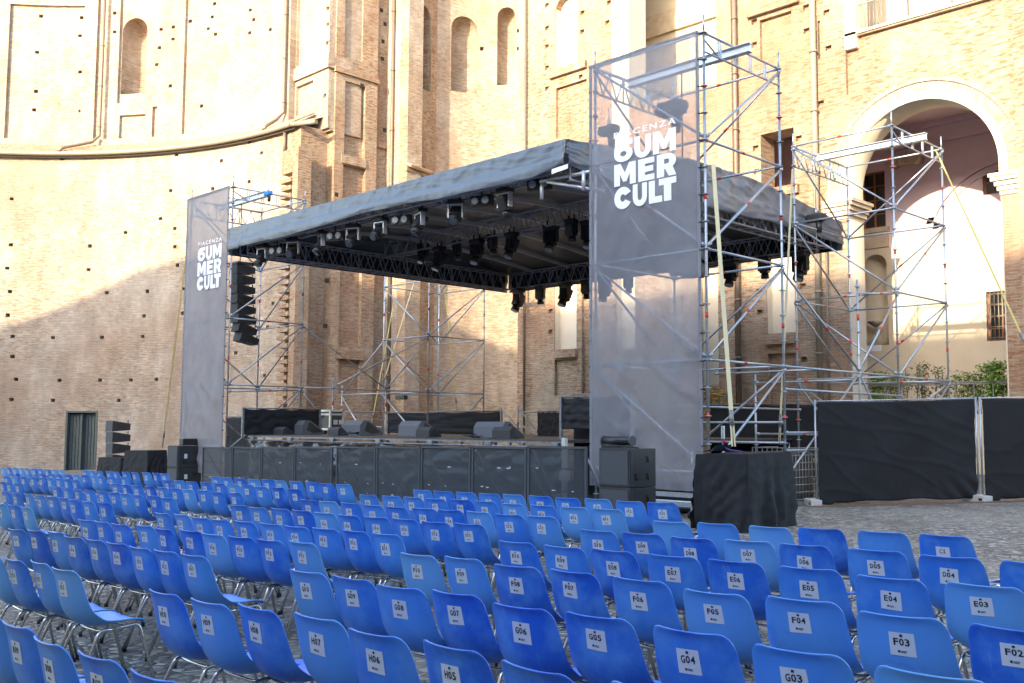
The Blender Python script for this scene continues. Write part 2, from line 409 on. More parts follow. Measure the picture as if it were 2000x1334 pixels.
def slab2d(outer, holes, depth):
    """flat plate in (s,z) with holes, as a bmesh of thickness depth (0 = front, depth = back)"""
    cu = bpy.data.curves.new('tmp', 'CURVE'); cu.dimensions = '2D'; cu.fill_mode = 'BOTH'; cu.extrude = depth / 2
    for poly in [outer] + holes:
        sp = cu.splines.new('POLY'); sp.points.add(len(poly) - 1); sp.use_cyclic_u = True
        for p, q in zip(sp.points, poly): p.co = (q[0], q[1], 0, 1)
    ob = bpy.data.objects.new('tmp', cu)
    me = bpy.data.meshes.new_from_object(ob)
    bm = bmesh.new(); bm.from_mesh(me)
    bpy.data.objects.remove(ob); bpy.data.curves.remove(cu); bpy.data.meshes.remove(me)
    bmesh.ops.remove_doubles(bm, verts=bm.verts, dist=1e-4)
    for v in bm.verts: v.co.z = depth / 2 - v.co.z        # z becomes depth behind the front
    return bm
def wall_part(name, outer, holes, depth, mapfn, mat, parent, slices=None, **kw):
    bm = slab2d(outer, holes, depth)
    if slices:
        s0, s1, st = slices; x = s0 + st
        while x < s1:
            bmesh.ops.bisect_plane(bm, geom=bm.verts[:] + bm.edges[:] + bm.faces[:], plane_co=(x, 0, 0), plane_no=(1, 0, 0)); x += st
    bm.normal_update()
    while bm.loops.layers.uv: bm.loops.layers.uv.remove(bm.loops.layers.uv[0])
    uvl = bm.loops.layers.uv.new('UVMap')
    for f in bm.faces:
        n = f.normal
        for l in f.loops:
            c = l.vert.co
            if abs(n.z) > 0.5: l[uvl].uv = (c.x, c.y)
            elif abs(n.x) >= abs(n.y): l[uvl].uv = (c.z, c.y)
            else: l[uvl].uv = (c.x, c.z)
    for v in bm.verts: v.co = mapfn(v.co.x, v.co.y, v.co.z)
    for f in bm.faces: f.smooth = False
    bmesh.ops.recalc_face_normals(bm, faces=bm.faces)
    me = bpy.data.meshes.new(name); bm.to_mesh(me); bm.free(); me.materials.append(M[mat])
    o = bpy.data.objects.new(name, me); COL.objects.link(o)
    if parent is not None:
        o.parent = parent; me.transform(Matrix.Translation(-Vector(parent.location)))
    return tag(o, **kw)
def rect(a, b, c, d): return [(a, c), (b, c), (b, d), (a, d)]
def arched(a, b, c, d, n=14):
    """upright opening with a round head; d is the top of the arch"""
    r = (b - a) / 2; m = (a + b) / 2
    return [(a, c), (b, c)] + [(m + r * cos(t), d - r + r * sin(t)) for t in [pi * i / n for i in range(n + 1)]]

# ================================================================== ground
g = MB()
g.v += [(x, y, gz(x, y)) for x, y in ((-160, -60), (120, -60), (120, 140), (-160, 140))]; g.face([0, 1, 2, 3])
g.build('ground', 'cobble', kind='structure')

# ================================================================== the curved theatre wall with its corner pier and apse
CX, CY, RL, RU = -38.67, 4.95, 20.3, 21.15          # centre of the curve, radius of lower and upper wall
theatre = thing('theatre_building', 'tall curved brick building with niches, gutter and stepped pier left of the stage', 'building', (CX, CY + RL, 0))
def cyl(px, py, R):
    d = ray(px, py); ox, oy = -CX, -CY
    a = d.x ** 2 + d.y ** 2; b = 2 * (ox * d.x + oy * d.y); c = ox * ox + oy * oy - R * R
    t = (-b + sqrt(b * b - 4 * a * c)) / (2 * a); p = EYE + d * t
    return atan2(p.x - CX, p.y - CY) * R, p.z
def curve_map(R): return lambda s, z, d: Vector((CX + (R + d) * sin(s / R), CY + (R + d) * cos(s / R), z))
def crect(x0, x1, y0, y1, R):
    a = cyl(x0, (y0 + y1) / 2, R)[0]; b = cyl(x1, (y0 + y1) / 2, R)[0]
    xm = (x0 + x1) / 2
    return a, b, cyl(xm, y1, R)[1], cyl(xm, y0, R)[1]
def putlogs(pts, f, w=0.21, h=0.17):
    out = []
    for p in pts:
        s, z = f(*p); out.append(rect(s - w / 2, s + w / 2, z - h / 2, z + h / 2 * random.uniform(.8, 1.2)))
    return out
def niche(name, mapfn, a, b, c, d, k, mat, parent):
    r = (b - a) / 2; m = (a + b) / 2
    bm = bmesh.new(); uvl = bm.loops.layers.uv.new('UVMap'); rows = []
    nt_ = 16
    levels = [(c + (d - r - c) * i / 8, 0.0) for i in range(9)] + [(None, pi / 2 * i / 7) for i in range(1, 8)]
    for z, ph in levels:
        row = []
        for i in range(nt_ + 1):
            th = pi * i / nt_
            q = cos(ph) if z is None else 1.0
            zz = d - r + r * sin(ph) if z is None else z
            row.append((bm.verts.new(mapfn(m - r * cos(th) * q, zz, k * sin(th) * q)), (m + r * (th - pi / 2), zz)))
        rows.append(row)
    for i in range(len(rows) - 1):
        for j in range(nt_):
            q = [rows[i][j], rows[i][j + 1], rows[i + 1][j + 1], rows[i + 1][j]]
            try: f = bm.faces.new([x[0] for x in q])
            except ValueError: continue
            f.smooth = True
            for l, x in zip(f.loops, q): l[uvl].uv = x[1]
    bot = bm.faces.new([x[0] for x in rows[0]])
    me = bpy.data.meshes.new(name); bm.to_mesh(me); bm.free(); me.materials.append(M[mat])
    me.transform(Matrix.Translation(-Vector(parent.location)))
    o = bpy.data.objects.new(name, me); COL.objects.link(o); o.parent = parent
    return o

low_put = [(x / 2.857, y / 2.857) for x, y in [(348, 884), (985, 863), (1235, 898), (952, 1063), (1187, 1053), (1390, 1013), (1460, 852), (1392, 793), (895, 1219), (975, 1275), (700, 1297), (65, 1109)]] + \
    [(x / 2.857, y / 2.857 + 430) for x, y in [(60, 137), (502, 145), (40, 267), (494, 276), (975, 149), (990, 252), (55, 398), (596, 405), (822, 398), (1022, 382), (43, 531), (804, 534), (1018, 519), (70, 648), (295, 655), (569, 655), (796, 649), (70, 762), (89, 888), (332, 893), (558, 893), (730, 891), (872, 887), (64, 1000), (295, 1006), (662, 1006), (1315, 740), (1523, 467), (1492, 597), (1475, 865)]]
up_put = [(x / 2.857, y / 2.857) for x, y in [(222, 83), (447, 92), (438, 192), (199, 285), (438, 395), (193, 504), (183, 608), (440, 613), (640, 74), (640, 177), (899, 164), (889, 267), (874, 360), (967, 150), (965, 217), (950, 480), (1185, 15), (1172, 88), (1050, 112), (1150, 153), (1190, 185), (1383, 50), (1402, 103), (1380, 177), (1494, 160), (1112, 587)]]
dl, dr, db, dt = crect(128, 188, 806, 921, RL)
dz0 = gz(CX + RL * sin((dl + dr) / 2 / RL), CY + RL * cos((dl + dr) / 2 / RL))
S0 = RL * radians(-88); S1 = cyl(553, 300, RL)[0] + 0.8
wall_part('lower_wall', rect(S0, S1, -2.2, 15.45), putlogs(low_put, lambda x, y: cyl(x, y, RL)) + [rect(dl, dr, dz0 - 0.05, dt)], 0.35, curve_map(RL), 'brick', theatre, (S0, S1, 0.8))
wall_part('wall_core', rect(S0, S1, -2.2, 15.4), [], 0.4, lambda s, z, d: curve_map(RL)(s, z, d + 0.37), 'hole_shade', theatre, (S0, S1, 1.2))
U0 = RU * radians(-88); U1 = cyl(566, 100, RU)[0]
na, nb, nc, nd = crect(235, 283, 33, 181, RU)
front_holes = []
for x0, x1, y0, y1, top in [(13, 160, 10, 300, 0), (186, 214, -120, 300, 0), (232, 300, -120, 200, 0), (232, 283, 224, 300, 0), (296, 306, 208, 300, 0), (358, 541, -160, 300, 0)]:
    a, b, c, d = crect(x0, x1, max(y0, 0) if y0 > -1 else 0, y1, RU)
    if y0 < 0: d = 24.9
    if y1 >= 300: c = 16.6
    front_holes.append(rect(a, b, c, d))
uput = putlogs(up_put, lambda x, y: cyl(x, y, RU))
def inside(p, q): return p[0][0] > q[0][0] - .05 and p[1][0] < q[1][0] + .05 and p[0][1] > q[0][1] - .05 and p[2][1] < q[2][1] + .05
def touch(p, q): return not (p[1][0] < q[0][0] - .03 or p[0][0] > q[1][0] + .03 or p[2][1] < q[0][1] - .03 or p[0][1] > q[2][1] + .03)
wall_part('upper_wall', rect(U0, U1, 15.0, 26), front_holes + [p for p in uput if not any(touch(p, q) for q in front_holes)], 0.17, curve_map(RU), 'brick', theatre, (U0, U1, 0.8))
nch = arched(na, nb, nc, nd)
wall_part('recessed_wall', rect(U0, U1, 15.0, 25.9), [nch] + [p for p in uput if not touch(p, rect(na, nb, nc, nd))], 0.3, lambda s, z, d: curve_map(RU)(s, z, d + 0.172), 'brick', theatre, (U0, U1, 0.8))
niche('niche', lambda s, z, d: curve_map(RU)(s, z, d + 0.175), na, nb, nc, nd, 1.15, 'brick', theatre)
wall_part('wall_core', rect(U0, na - .3, 15.0, 25.8), [], 0.2, lambda s, z, d: curve_map(RU)(s, z, d + 0.49), 'hole_shade', theatre, (U0, na, 1.2))
wall_part('wall_core', rect(nb + .3, U1, 15.0, 25.8), [], 0.2, lambda s, z, d: curve_map(RU)(s, z, d + 0.49), 'hole_shade', theatre, (nb, U1, 1.2))
# tiled ledge, gutter and downpipes
def arc_path(R, z, a0, a1, st=0.02):
    n = max(2, int(abs(a1 - a0) / st)); return [(CX + R * sin(a0 + (a1 - a0) * i / n), CY + R * cos(a0 + (a1 - a0) * i / n), z) for i in range(n + 1)]
GA0, GA1 = radians(-88), cyl(562, 240, 19.95)[0] / 19.95 + 0.015
m = MB()
ns = int((GA1 - GA0) * 20 / 0.11)
m.grid(lambda u, v: (CX + (19.98 + 1.3 * v) * sin(GA0 + (GA1 - GA0) * u), CY + (19.98 + 1.3 * v) * cos(GA0 + (GA1 - GA0) * u), 15.62 + 0.75 * v + (0.045 if round(u * ns) % 2 else -0.02)), ns, 3, False)
m.build('tiled_ledge', 'tile', theatre)
m = MB(); m.path(arc_path(19.92, 15.52, GA0, GA1), 0.115, 10); m.path([(p[0], p[1], 15.40) for p in arc_path(20.12, 15.4, GA0, GA1)], 0.06, 6)
e = arc_path(19.92, 15.52, GA0, GA1)[-1]
m.path([e, (e[0] + .9, e[1] + .45, 15.5), (-38.3, 25.4, 15.5)], .115, 8)
m.build('gutter', 'pipe_pale', theatre)
for px0, y0, px1, y1, ex in ((206, -60, 195, 262, 1), (558, -60, 555, 225, 0)):
    R = RU - 0.13 if ex else RU - 0.15
    s0, z0 = cyl((px0 + px1) / 2, 100, R); a = s0 / R
    pt = lambda R_, aa, z: (CX + R_ * sin(aa), CY + R_ * cos(aa), z)
    m = MB(); m.path([pt(R, a, 25), pt(R, a, 20), pt(R, a, 16.75), pt(R - .25, a - .012, 16.35), pt(R - 1.0, a - (.07 if ex else .0), 15.85), pt(R - 1.18, a - (.075 if ex else 0), 15.6)], 0.085, 8)
    for z in (17.2, 19.4, 21.6): m.tube(pt(R, a, z), pt(R, a, z + .07), .11)
    m.build('downpipe', 'pipe', theatre)
s_, z_ = cyl(556, 270, RL - .12); aa = s_ / (RL - .12)
m = MB(); m.tube(pt(RL - .12, aa, 15.5), pt(RL - .12, aa, 14.2), .085); m.build('downpipe', 'pipe', theatre)
# door
door = MB()
mp = curve_map(RL); nslat = 9
dm = MB()
for i in range(nslat):
    a = dl + .08 + (dr - dl - .16) * i / nslat; b = dl + .08 + (dr - dl - .16) * (i + 1) / nslat - .03
    P = [mp(s, z, dd) for z in (dz0, dt - .06) for s, dd in ((a, .24), (b, .24), (b, .3), (a, .3))]
    n = len(dm.v); dm.v += [tuple(p) for p in P]
    for q in ((0, 3, 2, 1), (4, 5, 6, 7), (0, 1, 5, 4), (1, 2, 6, 5), (2, 3, 7, 6), (3, 0, 4, 7)): dm.face([n + k for k in q])
door = dm.build('door', 'door', theatre)
fm = MB()
for a, b, z0, z1 in ((dl - .03, dl + .07, dz0, dt), (dr - .07, dr + .03, dz0, dt), (dl - .03, dr + .03, dt, dt + .09), ((dl + dr) / 2 - .03, (dl + dr) / 2 + .03, dz0, dt - .08)):
    P = [mp(s, z, dd) for z in (z0, z1) for s, dd in ((a, -.03), (b, -.03), (b, .22), (a, .22))]
    n = len(fm.v); fm.v += [tuple(p) for p in P]
    for q in ((0, 3, 2, 1), (4, 5, 6, 7), (0, 1, 5, 4), (1, 2, 6, 5), (2, 3, 7, 6), (3, 0, 4, 7)): fm.face([n + k for k in q])
o = fm.build('door_frame', 'door', theatre); o.parent = door
o.matrix_parent_inverse = Matrix()
# ---- stepped pier
def plane_map(ox, oy, dx, dy):       # s along (dx,dy); the face looks to the right-hand side of that direction
    return lambda s, z, d: Vector((ox + dx * s - dy * d, oy + dy * s + dx * d, z))
X0 = xy(588, Y=25.2, py=262)
Y2 = xy(640, X=X0, py=235); X2 = xy(653, Y=Y2, py=300)
Y3 = xy(737, X=X2, py=200); X3 = X2 - .28; YF = xy(755, X=X3, py=200); X4 = xy(797, Y=YF, py=200)
Y1 = Y2 - .35; X1 = xy(641, Y=Y1, py=180)
def fx(x0, x1, y0, y1, Y): return xy(x0, Y=Y, py=(max(y0, 0) + y1) / 2), xy(x1, Y=Y, py=(max(y0, 0) + y1) / 2), atY((x0 + x1) / 2, y1, Y).z, atY((x0 + x1) / 2, y0, Y).z
def fy(x0, x1, y0, y1, X): return xy(x0, X=X, py=(max(y0, 0) + y1) / 2), xy(x1, X=X, py=(max(y0, 0) + y1) / 2), atX((x0 + x1) / 2, y1, X).z, atX((x0 + x1) / 2, y0, X).z
# lower pier body, side face with its recess
m = MB(); m.box(-43.5, X0, 25.2, Y2 + .3, -1.5, 15.5); m.build('lower_pier', 'brick_red', theatre, uvbox=True)
ztop = atY(570, 290, 24.6).z
XB0, XB1 = xy(550, Y=24.6, py=400), xy(582, Y=24.6, py=330); YB = xy(608, X=XB1, py=330)
m = MB(); m.box(XB0 + .85, XB1, 24.6, YB, -1.5, ztop)
# toothed brick ends left for a wing that was never built
zt = atY(565, 348, 24.6).z; z = zt; k = 0
while z > 0:
    m.box(XB0 - .05 + .08 * (k % 2), XB0 + .852, 24.52, YB - .3, z - .19, z); z -= .36; k += 1
m.box(XB0 - .05, XB0 + .851, 24.6, YB - .3, zt + .25, ztop); m.box(XB0 + .12, XB0 + .849, 24.85, YB - .3, -1.5, zt + .25)
m.build('toothed_buttress', 'brick_red', theatre, uvbox=True)
m = MB(); m.grid(lambda u, v: (-42.5 + (X0 + .12 + 42.5) * u, 25.0 + (Y1 - 25.0) * v, 15.55 + .55 * v + (.045 if round(u * 40) % 2 else -.02)), 40, 3, False); m.build('tiled_ledge', 'tile', theatre)
# upper pier, front face with panels
a0 = xy(563, Y=Y1, py=100)
holes = []
for r4 in ((580, 633, 0, 118), (578, 611, 163, 221)):
    a, b, c, d = fx(*r4, Y1)
    if r4[2] == 0: d = 28.5
    holes.append(rect(a - a0, b - a0, c, d))
pl = [rect(s - a0 - .12, s - a0 + .12, z - .1, z + .1) for s, z in [(atY(x, y, Y1).x, atY(x, y, Y1).z) for x, y in ((640, 17), (640, 48), (639, 84), (634, 187))]]
pl = [p for p in pl if p[1][0] < X1 - a0 - .02]
wall_part('upper_pier', rect(0, X1 - a0, 15.5, 29), holes + pl, .16, plane_map(a0, Y1, 1, 0), 'brick', theatre)
m = MB(); m.box(-43, X1 - .002, Y1 + .16, Y1 + 1.9, 15.4, 29); m.build('upper_pier_core', 'brick', theatre, uvbox=True)
c0, c1, cz0, cz1 = fx(572, 641, 118, 150, Y1)
zc = atY(610, 136, Y1).z
m = MB(); m.box(a0 - .1, X1 + .12, Y1 - .12, Y1 + 1.3, zc - .25, zc + .35); m.build('cornice', 'brick', theatre, uvbox=True)
# great side face of the pier (looks along the stage)
holes = []
for r4 in ((674, 709, 0, 116), (673, 713, 163, 306), (668, 712, 325, 560), (663, 706, 500, 678), (661, 703, 702, 770)):
    a, b, c, d = fy(*r4, X2)
    if r4[2] == 0: d = 29
    if r4[3] == 560: c = atX(690, 480, X2).z
    holes.append(rect(a - Y2, b - Y2, c, d))
pl = []
for x, y in ((641 + 14, 0),): pass
wall_part('side_pier', rect(0, Y3 - Y2, -1.5, 30), holes, .22, plane_map(X2, Y2, 0, 1), 'brick_red', theatre)
m = MB(); m.box(X2 - 4, X2 - .22, Y2 + .003, Y3 - .02, -1.5, 30); m.build('side_pier_core', 'brick_red', theatre, uvbox=True)
zc2 = atX(690, 145, X2).z
m = MB(); m.box(X2 - .1, X2 + .10, Y2 - .08, Y3 + .05, zc2 - .12, zc2 + .12); m.build('cornice', 'brick_red', theatre, uvbox=True)
za = atX(690, 314, X2).z
m = MB(); m.box(X2 - .05, X2 + .05, xy(666, X=X2, py=314), xy(714, X=X2, py=314), za - .22, za + .2); m.build('brick_lintel', 'brick_red', theatre, uvbox=True)
m = MB(); zb = atX(690, 690, X2).z; m.box(X2 - .05, X2 + .10, xy(655, X=X2, py=690), xy(710, X=X2, py=690), zb - .3, zb + .12); m.build('brick_lintel', 'brick_red', theatre, uvbox=True)
m = MB(); m.box(X2 - 4, X3, Y3 - .01, YF + .3, -1.5, 30)
m.box(X3 - .02, X3 + .12, Y3 + .001, YF, atX(745, 280, X3).z - .25, atX(745, 280, X3).z + .1)
m.build('narrow_pier', 'brick_red', theatre, uvbox=True)
m = MB(); m.box(X3 - 3, X4, YF, YF + .9, -1.5, 30)
m.build('pale_pilaster', 'brick', theatre, uvbox=True)
m = MB(); xp = xy(767, Y=YF - .1, py=150); m.tube((xp, YF - .1, 0), (xp, YF - .1, 28), .09)
for z in range(1, 28, 3): m.tube((xp, YF - .1, z), (xp, YF - .1, z + .08), .12)
m.build('downpipe', 'pipe', theatre)
# putlog holes of the pier as thin dark boxes, their shade given as colour
m = MB()
for x, y in ((745, 20), (752, 47), (748, 81), (747, 115), (751, 254)):
    p = atX(x, y, X3); m = MB(); m.box(X3 - .05, X3 + .004, p.y - .1, p.y + .1, p.z - .1, p.z + .1); m.build('putlog_shade', 'hole_shade', theatre)
for x, y in ((792, 19), (791, 59), (791, 98)):
    p = atY(x, y, YF); m = MB(); m.box(p.x - .12, p.x + .12, YF - .004, YF + .05, p.z - .1, p.z + .1); m.build('putlog_shade', 'hole_shade', theatre)
for x, y in ((707, 167), (657, 380), (639, 548), (636, 637)):
    p = atX(x, y, X2); m = MB(); m.box(X2 - .05, X2 + .004, p.y - .1, p.y + .1, p.z - .1, p.z + .1); m.build('putlog_shade', 'hole_shade', theatre)
# ---- apse: splayed left cheek, then a half-round wall
ang = radians(14); fd = Vector((-sin(ang), cos(ang)))
L = 0.5
def pxof(x, y):
    v = Vector((x, y, 0)) - Vector((0, 0, 0)); dz = Vector((x, y, CAM_H)) - EYE
    return 1000 + CAM_F * dz.dot(_R3) / dz.dot(_F2)
while pxof(X4 + fd.x * L, YF + fd.y * L) < 845: L += 0.02
B = Vector((X4 + fd.x * L, YF + fd.y * L)); XFL = xy(1012, Y=30, py=400); RA = (XFL - B.x) / 2; AC = Vector((B.x + RA, B.y))
fm_ = plane_map(X4, YF, fd.x, fd.y)
def facet(px, py):
    d = ray(px, py); n = Vector((fd.y, -fd.x)); t = (Vector((X4, YF)).dot(n)) / (d.x * n.x + d.y * n.y); p = EYE + d * t
    return (Vector((p.x, p.y)) - Vector((X4, YF))).dot(fd), p.z
fa, fb = facet(809, 100)[0], facet(842, 100)[0]; fc, fdz = facet(825, 172)[1], facet(825, 8)[1]
wall_part('apse_cheek', rect(0, L, -1.5, 30), [arched(fa, fb, fc, fdz)], .5, fm_, 'brick_red', theatre)
niche('niche', lambda s, z, d: fm_(s, z, d + .1), fa, fb, fc, fdz, .9, 'brick_red', theatre)
amap = lambda s, z, d: Vector((AC.x + (RA + d) * cos(pi - s / RA), AC.y + (RA + d) * sin(pi - s / RA), z))
def apse(px, py):
    d = ray(px, py); ox, oy = -AC.x, -AC.y
    a = d.x ** 2 + d.y ** 2; b = 2 * (ox * d.x + oy * d.y); c = ox * ox + oy * oy - RA * RA
    q = b * b - 4 * a * c
    t = (-b + sqrt(max(q, 0))) / (2 * a); p = EYE + d * t
    return (pi - atan2(p.y - AC.y, p.x - AC.x)) * RA, p.z
nh = []
for x0, x1, y0, y1 in ((881, 933, 32, 181), (971, 1006, 14, 166)):
    a = apse(x0, 100)[0]; b = apse(x1, 100)[0]; c = apse((x0 + x1) / 2, y1)[1]; d = apse((x0 + x1) / 2, y0)[1]; nh.append((a, b, c, d))
put = []
for x, y in ((941, 95), (1013, 60), (1013, 95), (985, 122)):
    s, z = apse(x, y); put.append(rect(s - .1, s + .1, z - .1, z + .1))
put = [p for p in put if not any(touch(p, rect(*q)) for q in nh)]
wall_part('apse_wall', rect(0, pi * RA, -1.5, 30), [arched(*q) for q in nh] + put, .6, amap, 'brick', theatre, (0, pi * RA, .5))
for q in nh: niche('niche', lambda s, z, d: amap(s, z, d + .1), *q, .8, 'brick', theatre)
m = MB(); zl = facet(825, 341)[1]
m.prism([(X4 + .1, YF - .1), (X4 - .3, YF), (B.x - .3, B.y), (B.x + .35, B.y)], 'z', zl - .1, zl + .05)
for i in range(18):
    t = i / 17; m.tube((X4 + (B.x - X4) * t - .35, YF + (B.y - YF) * t, zl + .38), (X4 + (B.x - X4) * t + .4, YF + (B.y - YF) * t, zl + .08), .085)
m.build('tiled_ledge', 'tile', theatre)
m = MB(); xg = XFL; m.box(xg - .02, xg + .03, 30.02, B.y + .2, -1.5, 24); m.build('flank_wall', 'brick_red', theatre, uvbox=True)

# ================================================================== the straight palace front with its great arch
palace = thing('palace_building', 'brick palace front with great arched loggia, plastered blind windows and balcony right behind the stage', 'building', (-14, 30, 0))
FX0, FX1 = XFL + .04, -4.0
fm0 = plane_map(0, 30, 1, 0)
AXC, AR, AZC, ASP = -12.63, 2.36, 9.30, 0.2
def archpoly(r, zb, n=28): return [(AXC - r, zb), (AXC + r, zb)] + [(AXC + r * cos(t), AZC + r * sin(t)) for t in [pi * i / n for i in range(n + 1)]]
F = lambda x0, x1, y0, y1: fx(x0, x1, y0, y1, 30)
recess, opening, blind = [], [], []
s = F(1085, 1128, -12, 127); blind.append(arched(*s))
s = F(1083, 1126, 500, 682); blind.append(rect(*s))
s = F(1497, 1554, 470, 650); blind.append(rect(*s))
s = F(1372, 1403, 515, 752); blind.append(rect(*s))
s = F(1203, 1240, 470, 682); blind.append(rect(*s))
s = F(1230, 1399, 0, 186); opening.append(rect(s[0], s[1], s[2], 23.2))
s = F(1486, 1551, 256, 366); opening.append(rect(*s))
zb_ = atY(1680, 61, 30).z; opening.append(rect(xy(1672, Y=30, py=30), -5.0, zb_, 20))
opening.append(archpoly(AR, 0.2))
for q in ((1086, 1146, 163, 262), (1021, 1066, 540, 768), (1083, 1127, 702, 772), (1484, 1546, 30, 112), (1500, 1555, 690, 800), (1597, 1602, 40, 115), (1136, 1150, 470, 768)):
    recess.append(rect(*F(*q)))
recess.append(rect(xy(1652, Y=30, py=140), xy(1968, Y=30, py=60), max(atY(1652, 204, 30).z, 12.35), zb_ - .12))
put = []
for x, y in [(1068, 10), (1068, 55), (1068, 91), (1068, 132), (1068, 173), (1137, 25), (1137, 62), (1189, 5), (1186, 44), (1134, 150), (1425, 41), (1473, 42), (1473, 87), (1405, 108), (1574, 14), (1575, 60), (1603, 202), (1614, 24), (1618, 94), (1560, 270), (1476, 289), (1478, 335), (1655, 250), (1483, 569), (1484, 610), (1568, 559), (1570, 702), (1075, 608), (1075, 648), (1133, 598), (1133, 640), (1410, 576), (1411, 617)]:
    p = atY(x, y, 30); put.append(rect(p.x - .11, p.x + .11, p.z - .09, p.z + .09))
allh = recess + opening + blind
def bbox(p): return rect(min(a for a, b in p), max(a for a, b in p), min(b for a, b in p), max(b for a, b in p))
put = [p for p in put if not any(touch(p, bbox(q)) for q in allh)]
wall_part('facade', rect(FX0, FX1, -0.5, 24), allh + put, .14, fm0, 'brick_red', palace)
wall_part('facade_core', rect(FX0, FX1, -0.5, 23.9), opening + blind, .75, lambda s, z, d: fm0(s, z, d + .142), 'brick_red', palace)
# plaster linings of the openings: blind windows, jambs
for q in blind:
    m = MB()
    b = bbox(q); x0, x1, z0, z1 = b[0][0], b[1][0], b[0][1], b[2][1]
    m.box(x0 - .02, x1 + .02, 30.34, 30.42, z0 - .02, z1 + .02)
    m.box(x0 - .01, x0 + .015, 30.05, 30.34, z0, z1 - .01); m.box(x1 - .015, x1 + .01, 30.05, 30.34, z0, z1 - .6)
    m.build('plastered_blind_window', 'plaster', palace)
def ring(name, r0, r1, y0, y1, zb, mat, par, a0=0.0, a1=pi, n=40, brickuv=False):
    bm = bmesh.new(); uvl = bm.loops.layers.uv.new('UVMap')
    pr = [(AXC + 0, 0)]
    pts = []
    if zb is not None: pts.append(('l', 1, zb))
    A = [a0 + (a1 - a0) * i / n for i in range(n + 1)]
    secs = ([(1, 0, zb, 0.0)] if zb is not None else []) + [(cos(t), sin(t), None, t) for t in A] + ([(-1, 0, zb, pi)] if zb is not None else [])
    rows = []
    for c_, s_, z_, t in secs:
        row = []
        for rr, yy in ((r0, y1), (r0, y0), (r1, y0), (r1, y1)):
            zz = z_ if z_ is not None else AZC + rr * s_
            row.append(bm.verts.new((AXC + rr * c_, yy, zz)))
        rows.append((row, t))
    for i in range(len(rows) - 1):
        for j in range(3):
            f = bm.faces.new([rows[i][0][j], rows[i][0][j + 1], rows[i + 1][0][j + 1], rows[i + 1][0][j]])
            u = [0, y1 - y0, y1 - y0 + r1 - r0, 2 * (y1 - y0) + r1 - r0]
            for l, (uu, vv) in zip(f.loops, ((u[j], rows[i][1]), (u[j + 1], rows[i][1]), (u[j + 1], rows[i + 1][1]), (u[j], rows[i + 1][1]))):
                l[uvl].uv = (uu * .7, vv * r0)
            f.smooth = j != 1
    bmesh.ops.recalc_face_normals(bm, faces=bm.faces)
    me = bpy.data.meshes.new(name); bm.to_mesh(me); bm.free(); me.materials.append(M[mat])
    me.transform(Matrix.Translation(-Vector(par.location)))
    o = bpy.data.objects.new(name, me); COL.objects.link(o); o.parent = par; return o
ring('archivolt_moulding', AR - .03, AR + .20, 29.90, 30.1, 8.9, 'plaster', palace)
ring('brick_arch_ring', AR + .20, AR + .52, 29.95, 30.1, 8.9, 'brick', palace)
ring('outer_arch_ring', AR + .52, AR + .62, 29.90, 30.1, 8.9, 'brick', palace)
ring('arch_soffit', AR - .04, AR + .01, 30.0, 31.05, 0.4, 'plaster', palace)
for sx in (-1, 1):
    xa = AXC + sx * AR
    m = MB()
    for dz, out in ((0, .05), (.12, .11), (.26, .17), (.40, .25), (.52, .30)):
        x0, x1 = sorted((xa - sx * out, xa + sx * (.75 if sx < 0 else 1.0)))
        m.box(x0, x1, 30.0 - out * .8, 31.1 + out * .5, 8.33 + dz, 8.33 + dz + (.12 if dz < .5 else .1))
    m.build('capital', 'stone' if sx < 0 else 'plaster', palace)
# pilaster strips and string courses on the brick front
m = MB()
for x0, x1 in ((1404, 1433),):
    a, b = xy(x0, Y=30, py=200), xy(x1, Y=30, py=200); m.box(a, b, 29.88, 30.0, -0.4, 23.5)
for x0, x1, y in ((1076, 1147, 136), (1462, 1562, 12), (1462, 1562, 376), (1084, 1128, 690), (1496, 1556, 662)):
    a, b = xy(x0, Y=30, py=y), xy(x1, Y=30, py=y); z = atY((x0 + x1) / 2, y, 30).z
    m.box(a, b, 29.84, 29.998, z - .17, z + .13)
m.build('brick_mouldings', 'brick_red', palace, uvbox=True)
a, b = xy(1197, Y=30, py=60), xy(1230, Y=30, py=60)
m = MB(); m.box(a, b, 29.93, 31.0, 12.2, 23.4); m.build('plaster_pilaster', 'plaster', palace)
a, b = xy(1650, Y=30, py=60), xy(1673, Y=30, py=60)
m = MB(); m.box(a, b, 29.95, 30.8, zb_ - .5, 20.5); m.box(a - .1, -5, 29.95, 30.5, zb_ - .06, zb_ + .03); m.build('plaster_pilaster', 'plaster', palace)
for px, y1_, r in ((1026, 20, .05), (1438, 20, .085), (1593, 20, .10), (1617, 8.2, .04)):
    x = xy(px, Y=29.86, py=300 if px != 1617 else 600)
    m = MB(); m.tube((x, 29.84, 0.2), (x, 29.84, y1_ + 3 if y1_ == 20 else y1_), r)
    if r > .06:
        for z in range(2, 22, 2): m.tube((x, 29.84, z), (x, 29.84, z + .07), r * 1.35)
    m.build('downpipe', 'pipe' if px != 1593 else 'pipe_pale', palace)
